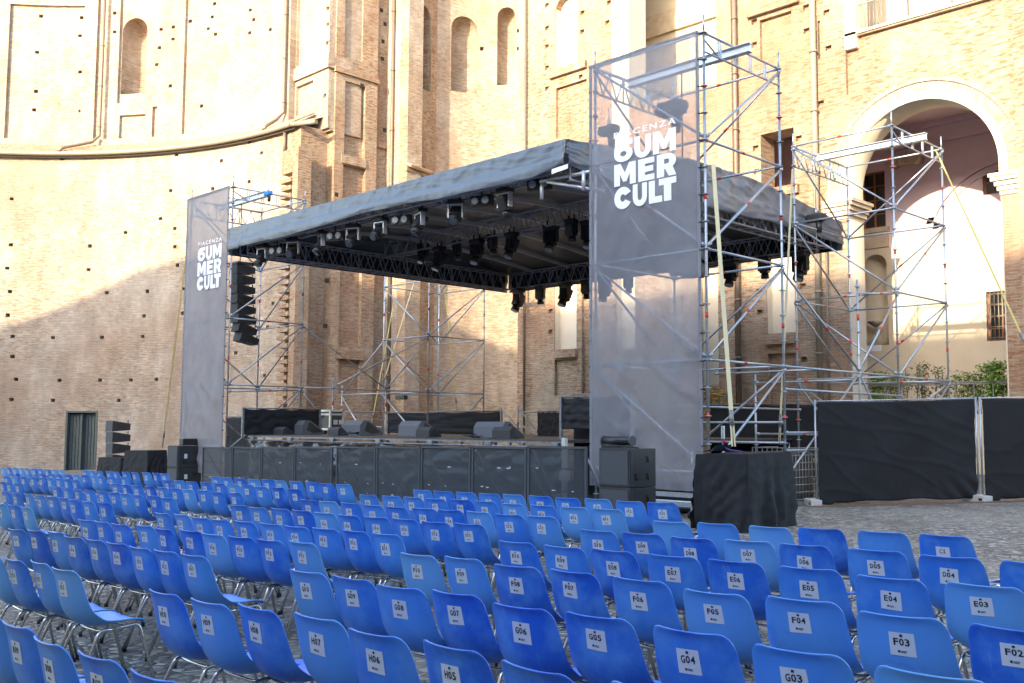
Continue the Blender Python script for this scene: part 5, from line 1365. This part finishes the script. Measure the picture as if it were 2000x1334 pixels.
# ================================================================== crowd barrier
bx = [xy(p, Y=14.3, py=900) for p in (395, 453, 510, 575, 650, 735, 822, 921, 1030, 1148)]
lab = ['leftmost barrier panel beside the left subwoofers', 'second barrier panel from the left', 'third barrier panel from the left', 'fourth barrier panel, left of the dark gap', 'fifth barrier panel, right of the dark gap', 'sixth barrier panel, scuffed pale along its foot', 'seventh barrier panel from the left', 'eighth barrier panel, second from the right', 'rightmost barrier panel ending near the right banner']
for i in range(9):
    x0, x1 = bx[i] + (.02 if i != 4 else .16), bx[i + 1] - .02
    g0 = gz((x0 + x1) / 2, 14.3); zt = g0 + 1.29
    t = thing('crowd_barrier', lab[i] + ', dark perforated steel', 'crowd barrier', ((x0 + x1) / 2, 14.3, g0), group='crowd barrier panels before the stage')
    m = MB(); m.box(x0 + .03, x1 - .03, 14.298, 14.304, g0 + .06, zt - .03); m.build('perforated_sheet', 'perforated', t)
    m = MB()
    for x in (x0, x1 - .04): m.box(x, x + .04, 14.28, 14.33, g0 + .01, zt)
    m.box(x0 + .04, x1 - .04, 14.275, 14.33, zt - .045, zt - .001); m.box(x0 + .04, x1 - .04, 14.28, 14.33, g0 + .03, g0 + .07)
    for z in (.42, .85): m.box(x0 + .04, x1 - .04, 14.306, 14.33, g0 + z, g0 + z + .02)
    m.build('frame', 'grille', t)
    m = MB(); m.box(x0 + .02, x1 - .02, 13.6, 14.27, g0 + .005, g0 + .02); m.build('foot_plate', 'steel', t)
    m = MB()
    for x in (x0 + .1, x1 - .1): m.tube((x, 14.34, zt - .1), (x, 15.1, g0 + .06), .02)
    m.build('rear_strut', 'steel', t)
    m = MB(); random.seed(i + 3)
    for k in range(random.choice((3, 5, 7)) if i > 2 else 1):
        x = random.uniform(x0 + .1, x1 - .25); z = g0 + random.choice((.43, .43, .86, .2)) + random.uniform(-.02, .02); w = random.uniform(.02, .14)
        m.prism([(x, z), (x + w, z + .006), (x + w * .7, z + .018), (x + w * .2, z + .022)], 'y', 14.2945, 14.2972)
    m.build('paint_chips', 'paper', t)

# ================================================================== fence on the right
def fence(label, A, B, seed, left_foot=True, bow=0):
    A, B = Vector(A), Vector(B); d = (B - A).normalized(); nrm = Vector((d.y, -d.x)); ang = atan2(d.y, d.x)
    t = thing('temporary_fence', label, 'fence panel', (A.x, A.y, gz(*A)), group='fence panels hung with black cloth')
    H = 2.06
    m = MB()
    for p in (A, B): m.tube((p.x, p.y, gz(*p) + .05), (p.x, p.y, gz(*p) + H + .03), .02)
    for z in (.14, H): m.tube((A.x, A.y, gz(*A) + z), (B.x, B.y, gz(*B) + z), .016)
    m.build('frame', 'steel', t)
    m = MB(); L = (B - A).length
    for i in range(1, 34): p = A + d * L * i / 34; m.tube((p.x, p.y, gz(*p) + .14), (p.x, p.y, gz(*p) + H), .003, 4)
    m.build('wire_mesh', 'steel', t)
    def f(u, v):
        p = A.lerp(B, .012 + u * .973); g_ = gz(*p)
        top = H - .01 - .02 * sin(pi * u); bot = .06 + .05 * nz(u * 4, 1, seed) + .05 * (u < .08) * -1
        z = g_ + top + (bot - top) * v
        w = .025 + .025 * nz(u * 2, v * 4 + u * 3, seed) + .014 * max(0, 1 - abs(nz(u * 1.6 + v, v * 5 - u * 3, seed + 3)) * 5) ** 2 + .06 * max(0, v - .9) * 8 * abs(nz(u * 9, 3, seed))
        w = max(w, .012)
        k = max(0, 1 - ((1 - u) ** 2 + (1 - v) ** 2) ** .5 * 3); w += .05 * k; w += .05 * sin((1 - u) * 60 - (1 - v) * 30) * k
        return (p.x + nrm.x * w, p.y + nrm.y * w, z)
    m = MB(); m.grid(f, 90, 50, thick=.004); m.build('cloth', 'cloth', t)
    return t
def foot(label, p, ang):
    g0 = gz(*p); t = thing('concrete_weight', label, 'concrete foot', (p[0], p[1], g0), ang, 'concrete feet of the fence')
    m = MB(); m.bev(-.33, .30, -.11, .11, 0, .13, .02); m.bev(-.31, -.04, -.08, .08, .12, .135, .005); 
    m.bev(.02, .1, -.06, .06, .12, .15, .01); m.build('block', 'concrete', t, local=True)
    m = MB(); m.box(.16, .26, -.112, -.1, .03, .08); m.build('grip_slot', 'black', t, local=True)
fa, fb_ = (-10.05, 18.55), (-7.86, 21.05)
fence('black cloth covered fence panel between the wrapped tank and the next panel', fa, fb_, 5)
fc_ = (-7.80, 21.1); fence('black cloth covered fence panel cut off by the right edge of the view', fc_, (-5.3, 23.5), 15)
foot('pale concrete fence foot at the left end of the fence', (fa[0] - .05, fa[1] - .12), radians(-42))
foot('pale concrete fence foot where the two fence panels meet', (fb_[0] + .02, fb_[1] - .12), radians(-30))
m = MB()
g_ = gz(-9, 19)
n = 40
m.v += []
def spill(u, v):
    p = Vector((-10.0, 18.2)).lerp(Vector((-5.6, 23.0)), u); w = (.25 + .25 * nz(u * 5, 0, 2)); q = Vector((.75, -.66)) * (w * (v * 2 - 1))
    x, y = p.x + q.x, p.y + q.y; return (x, y, gz(x, y) + .004 + .03 * (1 - (2 * v - 1) ** 2) * (.6 + .4 * nz(u * 12, v * 3)))
m.grid(spill, 40, 6)
tag(m.build('earth_strip', simple('brown_earth', (0.16, 0.10, 0.06), 0.95, noise=0.4, nscale=20, bump=0.5)), kind='structure')

# trolley under the right banner
t = thing('trolley_base', 'low steel trolley frame with castors under the right banner', 'trolley', (-11.2, 15.0, gz(-11.2, 15)))
g0 = gz(-11.2, 14.9); m = MB()
m.box(-12.5, -10.3, 14.96, 15.04, bz - .12, bz - .04); m.tube((-12.6, 14.95, bz - .2), (-10.2, 14.95, bz - .2), .025)
m.box(-11.3, -10.4, 14.9, 14.96, g0 + .22, g0 + .28); m.box(-11.3, -11.24, 14.9, 15.5, g0 + .12, g0 + .2); m.box(-10.5, -10.44, 14.9, 15.5, g0 + .12, g0 + .2)
m.build('frame', 'steel', t)
m = MB()
for x in (-11.27, -10.5): m.tube((x - .02, 14.9, g0 + .07), (x + .02, 14.9, g0 + .07), .07, 12)
m.build('castor', 'rubber', t)
m = MB(); m.bev(-12.6, -10.5, 15.6, 16.6, g0 + .05, g0 + .62, .05); o = m.build('ballast_block', 'black', origin=(-11.5, 16, g0)); tag(o, 'black ballast block in shadow under the right tower', 'ballast')

# ================================================================== hedge in the arch, planter
hx0, hx1 = xy(1705, Y=31.3, py=750), xy(1985, Y=31.3, py=750)
hz0, hz1 = atY(1840, 790, 31.3).z - .3, atY(1840, 722, 31.3).z
random.seed(21)
pl = thing('planter', 'long raised planter standing in the arch under the hedge', 'planter', ((hx0 + hx1) / 2, 31.3, .3))
m = MB(); m.box(hx0 - .3, hx1 + .3, 31.1, 31.6, .2, hz0); m.build('box', 'plaster', pl)
m = MB(); zr = atY(1840, 751, 31.0).z
for z in (zr, zr + .05): m.tube((hx0, 31.0, z), (hx1, 31.0, z), .018, 6)
for i in range(9): x = hx0 + (hx1 - hx0) * i / 8; m.tube((x, 31.0, hz0 - .1), (x, 31.0, zr), .015, 6)
m.build('wire_rail', 'iron', pl)
def shrub(label, xc, w, dens, green, h):
    t = thing('hedge_shrub', label, 'shrub', (xc, 31.3, hz0), group='shrubs of the hedge in the arch')
    m = MB(); tips = []
    for i in range(7):
        x = xc + random.uniform(-w / 2, w / 2); p = Vector((x, 31.3 + random.uniform(-.1, .1), hz0)); 
        pts = [p]
        for k in range(4):
            p = p + Vector((random.uniform(-.08, .08), random.uniform(-.05, .05), h / 4)); pts.append(p); 
            if k > 0: tips.append(p)
        m.path(pts, .010, 5)
    m.build('stems', 'bark', t)
    m = MB()
    for i in range(dens):
        b = random.choice(tips) if random.random() < .75 else random.choice(tips[-3:]); up = random.random()
        c = b + Vector((random.gauss(0, .10), random.gauss(0, .10), random.gauss(.0, .10)))
        if c.z > hz0 + h + .18 or (green < 2 and random.random() < .2): continue
        a = random.uniform(0, 6.28); e = random.uniform(-.6, .9); s = random.uniform(.035, .065)
        d = Vector((cos(a) * cos(e), sin(a) * cos(e), sin(e))); q = d.orthogonal().normalized(); q = Matrix.Rotation(random.uniform(0, 6), 3, d) @ q
        n = len(m.v); m.v += [tuple(c), tuple(c + d * s + q * s * .45), tuple(c + d * s * 2), tuple(c + d * s - q * s * .45)]
        m.mat(1 if random.random() > (.25, .6, .97)[green] else 0).face([n, n + 1, n + 2, n + 3])
    m.build('foliage', ['leaf', 'leaf_dry'], t)
hs = [('bright green dense shrub at the left end of the hedge', 0.06, 2), ('dark sparse shrub, second from the left in the hedge', .19, 1), ('brownish sparse shrub, third from the left in the hedge', .32, 0), ('sparse dry shrub, middle of the hedge', .45, 0), ('thin twiggy shrub, right of the middle of the hedge', .58, 1), ('thin green shrub, third from the right in the hedge', .70, 1), ('bright green bushy shrub, second from the right in the hedge', .82, 2), ('bright green shrub touching the right pier', .94, 2)]
for l, u, gq in hs: shrub(l, hx0 + (hx1 - hx0) * u, (hx1 - hx0) * .15, (380, 560, 1150)[gq], gq, (hz1 - hz0) * (1.05, .85, 1.0)[gq] * random.uniform(.85, 1.05))
# flowering shrub behind the right tower
p = atY(1396, 750, 27.5)
t = thing('flowering_shrub', 'small shrub with orange flowers seen through the right tower tubes', 'shrub', (p.x, 27.5, gz(p.x, 27.5)))
m = MB(); g0 = gz(p.x, 27.5)
m.tube((p.x, 27.5, g0), (p.x, 27.5, g0 + .5), .3, 12, .36); m.build('pot', 'terracotta', t)
m = MB()
tips = []
for i in range(9):
    q = Vector((p.x, 27.5, g0 + .45)); pts = [q]
    for k in range(5): q = q + Vector((random.uniform(-.13, .13), random.uniform(-.13, .13), .42)); pts.append(q)
    m.path(pts, .012, 5); tips += pts[2:]
m.build('stems', 'bark', t)
m = MB()
for i in range(900):
    c = random.choice(tips) + Vector((random.gauss(0, .1), random.gauss(0, .1), random.gauss(0, .1))); a = random.uniform(0, 6.28); s = .05; d = Vector((cos(a), sin(a), random.uniform(-.5, .8))); q = d.orthogonal().normalized()
    n = len(m.v); m.v += [tuple(c), tuple(c + d * s + q * s * .5), tuple(c + d * s * 2), tuple(c + d * s - q * s * .5)]; m.mat(1 if c.z > g0 + 2.0 and random.random() < .4 else 0).face([n, n + 1, n + 2, n + 3])
m.build('foliage', ['leaf', 'flower'], t)

# ================================================================== the chairs
CHAIRS = {
'A':[(11,-6.72,9.24),(12,-7.17,9.25),(13,-7.71,9.32),(14,-8.14,9.28),(15,-8.70,9.38),(16,-9.19,9.41),(17,-9.61,9.38),(18,-10.09,9.40),(19,-10.65,9.49),(20,-11.06,9.45),(21,-13.48,9.84),(22,-14.03,9.89),(23,-14.65,10.01),(24,-15.20,10.05),(25,-15.75,10.10),(26,-16.30,10.15),(27,-16.78,10.15),(28,-17.36,10.21),(29,-17.88,10.22),(30,-18.43,10.27),(31,-21.37,10.64),(32,-21.93,10.72),(33,-22.43,10.72),(34,-22.86,10.65),(35,-23.39,10.66),(36,-23.92,10.68),(37,-24.41,10.70),(38,-24.84,10.65),(39,-25.41,10.71),(40,-25.90,10.73),(41,-27.28,10.67),(42,-27.77,10.67),(43,-28.26,10.67),(44,-28.75,10.67),(45,-29.24,10.67),(46,-29.73,10.67),(47,-30.22,10.67),(48,-30.71,10.67),(49,-31.20,10.67),(50,-31.69,10.67)],
'B':[(11,-6.71,8.28),(12,-7.13,8.26),(13,-7.59,8.27),(14,-8.07,8.31),(15,-8.62,8.40),(16,-9.09,8.42),(17,-9.50,8.39),(18,-9.97,8.40),(19,-10.47,8.45),(20,-11.00,8.49),(21,-13.16,8.73),(22,-13.74,8.79),(23,-14.28,8.83),(24,-14.92,8.95),(25,-15.48,9.00),(26,-16.01,9.04),(27,-16.61,9.10),(28,-17.10,9.08),(29,-17.74,9.17),(30,-18.26,9.20),(31,-20.62,9.40),(32,-21.11,9.35),(33,-21.62,9.34),(34,-22.15,9.41),(35,-22.63,9.40),(36,-23.12,9.41),(37,-23.60,9.41),(38,-24.04,9.37),(39,-24.58,9.41),(40,-24.99,9.34),(41,-26.01,9.16),(42,-26.19,9.06)],
'C':[(1,-3.03,7.75),(2,-3.50,7.70),(3,-4.01,7.70),(4,-4.40,7.59),(5,-4.92,7.60),(6,-5.34,7.53),(11,-6.67,7.29),(12,-7.09,7.25),(13,-7.60,7.34),(14,-8.04,7.33),(15,-8.46,7.32),(16,-8.93,7.32),(17,-9.39,7.34),(18,-9.87,7.36),(19,-10.38,7.41),(20,-10.86,7.46),(21,-13.16,7.73),(22,-13.64,7.71),(23,-14.21,7.79),(24,-14.70,7.79),(25,-15.30,7.89),(26,-15.83,7.93),(27,-16.31,7.93),(28,-16.83,7.94),(29,-17.36,7.98),(30,-17.96,8.07),(31,-20.39,8.32),(32,-20.88,8.34),(33,-21.45,8.39),(34,-21.94,8.39),(35,-22.44,8.40),(36,-22.93,8.40),(37,-23.43,8.38),(38,-23.85,8.33),(39,-24.35,8.33)],
'D':[(3,-2.06,6.57),(4,-2.53,6.57),(5,-3.04,6.61),(6,-3.55,6.64),(7,-4.02,6.64),(8,-4.45,6.58),(9,-4.96,6.61),(10,-5.37,6.56),(11,-6.72,6.39),(12,-7.13,6.35),(13,-7.61,6.37),(14,-8.04,6.36),(15,-8.47,6.35),(16,-8.93,6.36),(17,-9.44,6.42),(18,-9.91,6.44),(19,-10.30,6.40),(20,-10.82,6.45),(21,-13.04,6.65),(22,-13.64,6.75),(23,-14.09,6.72),(24,-14.69,6.80),(25,-15.21,6.86),(26,-15.67,6.85),(27,-16.20,6.88),(28,-16.76,6.93),(29,-17.27,6.94),(30,-17.82,6.97),(31,-20.29,7.20),(32,-20.83,7.22),(33,-21.25,7.25)],
'E':[(3,-1.98,5.57),(4,-2.46,5.57),(5,-2.98,5.63),(6,-3.49,5.65),(7,-3.97,5.66),(8,-4.43,5.62),(9,-4.86,5.60),(10,-5.34,5.61),(11,-6.65,5.40),(12,-7.09,5.42),(13,-7.49,5.38),(14,-7.88,5.34),(15,-8.35,5.37),(16,-8.77,5.35),(17,-9.18,5.32),(18,-9.61,5.33),(19,-10.11,5.38),(20,-10.54,5.37),(21,-12.94,5.74),(22,-13.39,5.72),(23,-13.92,5.74),(24,-14.51,5.84),(25,-15.03,5.87),(26,-15.56,5.90),(27,-16.08,5.92),(28,-16.54,5.89),(29,-17.10,5.92)],
'F':[(2,-1.46,4.57),(3,-1.96,4.58),(4,-2.49,4.67),(5,-2.92,4.61),(6,-3.48,4.70),(7,-3.97,4.71),(8,-4.44,4.71),(9,-4.95,4.73),(10,-5.37,4.69),(11,-6.71,4.65),(12,-7.08,4.59),(13,-7.48,4.55),(14,-7.90,4.53),(15,-8.38,4.58),(16,-8.75,4.52),(17,-9.22,4.55),(18,-9.62,4.49),(19,-10.04,4.50),(20,-10.40,4.48),(21,-13.08,4.84),(22,-13.58,4.86),(23,-14.08,4.86)],
'G':[(2,-1.45,3.65),(3,-1.95,3.69),(4,-2.46,3.73),(5,-2.97,3.75),(6,-3.40,3.69),(7,-3.96,3.79),(8,-4.37,3.73),(9,-4.84,3.75),(10,-5.28,3.75),(11,-6.68,3.73),(12,-7.08,3.72),(13,-7.45,3.69),(14,-7.92,3.72),(15,-8.36,3.74),(16,-8.77,3.72),(17,-9.32,3.78),(18,-9.66,3.71),(19,-9.97,3.67)],
'H':[(3,-2.01,2.89),(4,-2.49,2.87),(5,-2.97,2.88),(6,-3.45,2.88),(7,-3.96,2.92),(8,-4.40,2.88),(9,-4.75,2.81),(10,-5.22,2.81),(11,-6.68,2.84),(12,-7.17,2.87),(13,-7.49,2.82),(14,-7.89,2.80)],
'I':[(6,-3.45,1.91),(7,-3.93,1.92),(8,-4.36,1.90),(9,-4.87,1.94),(10,-5.32,1.95)],
}
PROF = [(-.268, .802, .194, .018), (-.259, .775, .198, .024), (-.249, .72, .206, .036), (-.233, .62, .216, .048), (-.213, .54, .222, .058), (-.180, .478, .223, .067), (-.128, .440, .220, .066), (-.06, .424, .213, .05), (.03, .428, .211, .034), (.12, .438, .208, .022), (.185, .436, .202, .012), (.212, .420, .192, .006)]
def cr(p0, p1, p2, p3, t): return tuple(.5 * ((2 * b) + (-a + c) * t + (2 * a - 5 * b + 4 * c - d) * t * t + (-a + 3 * b - 3 * c + d) * t ** 3) for a, b, c, d in zip(p0, p1, p2, p3))
def prof(v):
    n = len(PROF) - 1; x = max(0, min(n - 1e-6, v * n)); i = int(x); t = x - i
    return cr(PROF[max(i - 1, 0)], PROF[i], PROF[i + 1], PROF[min(i + 2, n)], t)
def shell(u, v):
    """u -1..1 across, v 0 (top of the back) .. 1 (front edge of the seat)"""
    y, z, w, c = prof(v)
    y2, z2, _, _ = prof(min(1, v + .01)); y1, z1, _, _ = prof(max(0, v - .01))
    t = Vector((0, y2 - y1, z2 - z1)).normalized(); n = Vector((0, -t.z, t.y))        # towards the sitter
    if v < .06: dz = 0
    e = abs(u) ** 2.6
    # round the two upper corners and the front corners
    k = min(1.0, max(0.0, (.802 - z) / .055)) if v < .3 else 1.0
    w *= .74 + .26 * sqrt(max(0.0, 1 - (1 - k) ** 2))
    corner = 0.0
    if v > .93: corner = -((v - .93) / .07) ** 2 * .02 * max(0, (abs(u) - .6) / .4) ** 2
    x = u * w
    p = Vector((x, y, z)) + n * (c * e)
    if v > .93: p.y += corner
    if v < .10: p.y -= .010 * (1 - v / .10)
    return p
def make_shell():
    bm = bmesh.new(); NU, NV = 14, 34; V = []
    us = [-1 + 2 * i / NU for i in range(NU + 1)]; us = [math.copysign(abs(u) ** .8, u) for u in us]
    for u in us: V.append([bm.verts.new(shell(u, j / NV)) for j in range(NV + 1)])
    for i in range(NU):
        for j in range(NV): bm.faces.new([V[i][j], V[i + 1][j], V[i + 1][j + 1], V[i][j + 1]]).smooth = True
    me = bpy.data.meshes.new('shell'); bm.to_mesh(me); bm.free()
    ob = bpy.data.objects.new('tmp', me); COL.objects.link(ob)
    s = ob.modifiers.new('s', 'SOLIDIFY'); s.thickness = .0075; s.offset = 0
    b = ob.modifiers.new('b', 'BEVEL'); b.width = .0025; b.segments = 2; b.limit_method = 'ANGLE'; b.angle_limit = radians(50)
    bpy.context.view_layer.update()
    r = bpy.data.meshes.new_from_object(ob.evaluated_get(bpy.context.evaluated_depsgraph_get()))
    bpy.data.objects.remove(ob); r.name = 'shell'; r.materials.clear(); r.materials.append(M['chair'])
    for p in r.polygons: p.use_smooth = True
    return r
ch_shell = make_shell()
def bend(pts, n=5, rr=.035):
    """polyline with rounded corners"""
    out = [Vector(pts[0])]
    for a, b, c in zip(pts, pts[1:], pts[2:]):
        a, b, c = Vector(a), Vector(b), Vector(c); p = b + (a - b).normalized() * rr; q = b + (c - b).normalized() * rr
        for i in range(n + 1):
            t = i / n; out.append(p.lerp(b, t).lerp(b.lerp(q, t), t))
    out.append(Vector(pts[-1])); return out
def mesh_of(m, mats, name):
    o = m.build(name, mats); me = o.data; bpy.data.objects.remove(o); me.name = name; return me
legm = []
for sx in (-1, 1):
    for fr in (1, 0):
        m = MB()
        if fr: pts = [(sx * .180, .02, .407), (sx * .186, .17, .418), (sx * .225, .27, .012)]
        else: pts = [(sx * .180, .0, .407), (sx * .178, -.09, .405), (sx * .222, -.27, .012)]
        m.path(bend(pts), .0105, 8); e = pts[-1]; m.mat(1).tube((e[0], e[1], 0), (e[0], e[1], .03), .014, 8)
        legm.append(mesh_of(m, ['chrome', 'rubber'], 'leg'))
m = MB()
for y in (-.06, .12): m.path(bend([(-.18, y, .407), (-.12, y, .395), (.12, y, .395), (.18, y, .407)]), .009, 6)
ch_frame = mesh_of(m, 'chrome', 'seat_frame')
# lettering for the seat stickers, laid on the curved back of the shell
GL = {}
def glyph(c):
    if c in GL: return GL[c]
    cu = bpy.data.curves.new('g', 'FONT'); cu.body = c; cu.offset = .028; cu.resolution_u = 2
    ob = bpy.data.objects.new('g', cu); COL.objects.link(ob); bpy.context.view_layer.update()
    me = bpy.data.meshes.new_from_object(ob.evaluated_get(bpy.context.evaluated_depsgraph_get())); bpy.data.objects.remove(ob)
    v = [tuple(x.co[:2]) for x in me.vertices]; f = [list(p.vertices) for p in me.polygons]; bpy.data.meshes.remove(me)
    x0 = min(a for a, b in v); x1 = max(a for a, b in v); y0 = min(b for a, b in v); y1 = max(b for a, b in v)
    GL[c] = ([((a - x0) / max(x1 - x0, .2), (b - y0) / (y1 - y0)) for a, b in v], f, c == '1'); return GL[c]
VS = .208; 
def _on_back(a, b, lift):
    """sticker coordinates (metres, centre 0) to a point just behind the shell; a runs to the right seen from behind"""
    y, z, w, c = prof(VS); v = VS; v = VS - b * .91
    u = a / w
    p = shell(u, v); q = shell(u + .01, v); r = shell(u, v + .01)
    n = (q - p).cross(r - p).normalized()
    if n.y > 0: n = -n
    return p + n * (lift + .0045)
CW, CHH = .056, .052
def sticker(code, hand=False, dx=0.0, dz=0.0):
    ra = random.gauss(0, .035); ca, sa_ = cos(ra), sin(ra)
    def on_back(a, b, lift): a -= dx; b -= dz; return _on_back(dx + a * ca - b * sa_, dz + a * sa_ + b * ca, lift)
    m = MB(); n = len(m.v); K, Q = 4, 4
    sh = (.052, .036) if hand else (CW, CHH)
    for i in range(K + 1):
        for j in range(Q + 1): m.v.append(tuple(on_back(dx + (-1 + 2 * i / K) * sh[0], dz + (-1 + 2 * j / Q) * sh[1], .0006)))
    for i in range(K):
        for j in range(Q): a = n + i * (Q + 1) + j; m.face([a, a + Q + 1, a + Q + 2, a + 1])
    m.mat(1)
    def put(poly, faces, x0, y0, w, h, slant=0.0):
        k = len(m.v)
        for a, b in poly: m.v.append(tuple(on_back(dx + x0 + a * w + slant * b * h, dz + y0 + b * h, .0016)))
        for f in faces: m.face([k + i for i in f])
    if hand:
        # hand written C1
        def stroke(pts, r=.0022):
            for (ax, ay), (bx_, by) in zip(pts, pts[1:]):
                L = math.hypot(bx_ - ax, by - ay); px, py = -(by - ay) / L * r, (bx_ - ax) / L * r
                k = len(m.v)
                for q in ((ax + px, ay + py), (ax - px, ay - py), (bx_ - px, by - py), (bx_ + px, by + py)): m.v.append(tuple(on_back(dx + q[0], dz + q[1], .0016)))
                m.face([k, k + 1, k + 2, k + 3])
        stroke([(-.004, .018), (-.014, .016), (-.024, .002), (-.022, -.010), (-.010, -.012), (-.001, -.006)])
        stroke([(.002, .004), (.014, .016), (.012, -.012)]); stroke([(.003, -.012), (.022, -.009)])
    else:
        # small crest above, code, small printed mark below
        put([(0, 0), (1, 0), (1, 1), (0, 1)], [[0, 1, 2, 3]], -.008, .028, .013, .014)
        x = -.037
        gw = .0215
        for c in code:
            v, f, one = glyph(c); put(v, f, x + (.004 if one else 0), -.010, gw * (.5 if one else 1), .031); x += gw + .0032
        put([(0, 0), (1, 0), (1, 1), (0, 1)], [[0, 1, 2, 3]], -.022, -.038, .010, .009)
        for i, w_ in enumerate((.026, .023, .025)): put([(0, 0), (1, 0), (1, 1), (0, 1)], [[0, 1, 2, 3]], -.009, -.0315 - i * .0033, w_, .0016)
    o = m.build('sticker', ['paper', 'ink']); me = o.data; bpy.data.objects.remove(o); return me
ORD = ['first', 'second', 'third', 'fourth', 'fifth', 'sixth', 'seventh', 'eighth', 'ninth', 'tenth']
BLK = ['right hand block', 'block left of the near aisle', 'block in the middle left', 'far left block', 'farthest left block']
ROWN = dict(zip('ABCDEFGHI', ['front row', 'second row from the stage', 'third row from the stage', 'fourth row from the stage', 'fifth row from the stage', 'sixth row from the stage', 'seventh row from the stage', 'eighth row from the stage', 'nearest row to the viewer']))
random.seed(5)
for row, lst in CHAIRS.items():
    for n, x, y in lst:
        y += .02
        code = '%s%02d' % (row, n)
        b = (n - 1) // 10; pos = ORD[(n - 1) % 10]
        noid = row == 'C' and n <= 6
        t = bpy.data.objects.new('plastic_chair', None); COL.objects.link(t)
        tilt = random.uniform(-.012, .012)
        t.location = (x, y, gz(x, y)); t.rotation_euler = (GA * .8 + random.gauss(0, .006), -GB + random.gauss(0, .006), random.gauss(0, .035))
        if noid and n == 1: lb = 'blue plastic chair with a handwritten C1 sticker at the right end of its row'
        elif noid: lb = 'blue plastic chair without a sticker, %s from the right in the short unnumbered row' % ORD[n - 1]
        else: lb = 'blue plastic chair with seat sticker %s, %s from the right in its block' % (code, pos)
        tag(t, lb, 'chair', 'rows of blue plastic chairs')
        o = bpy.data.objects.new('shell', ch_shell); COL.objects.link(o); o.parent = t
        for lm in legm: o = bpy.data.objects.new('leg', lm); COL.objects.link(o); o.parent = t
        o = bpy.data.objects.new('seat_frame', ch_frame); COL.objects.link(o); o.parent = t
        if not noid or n == 1:
            o = bpy.data.objects.new('sticker', sticker(code, noid, random.uniform(-.012, .014), random.uniform(-.014, .012))); COL.objects.link(o); o.parent = t
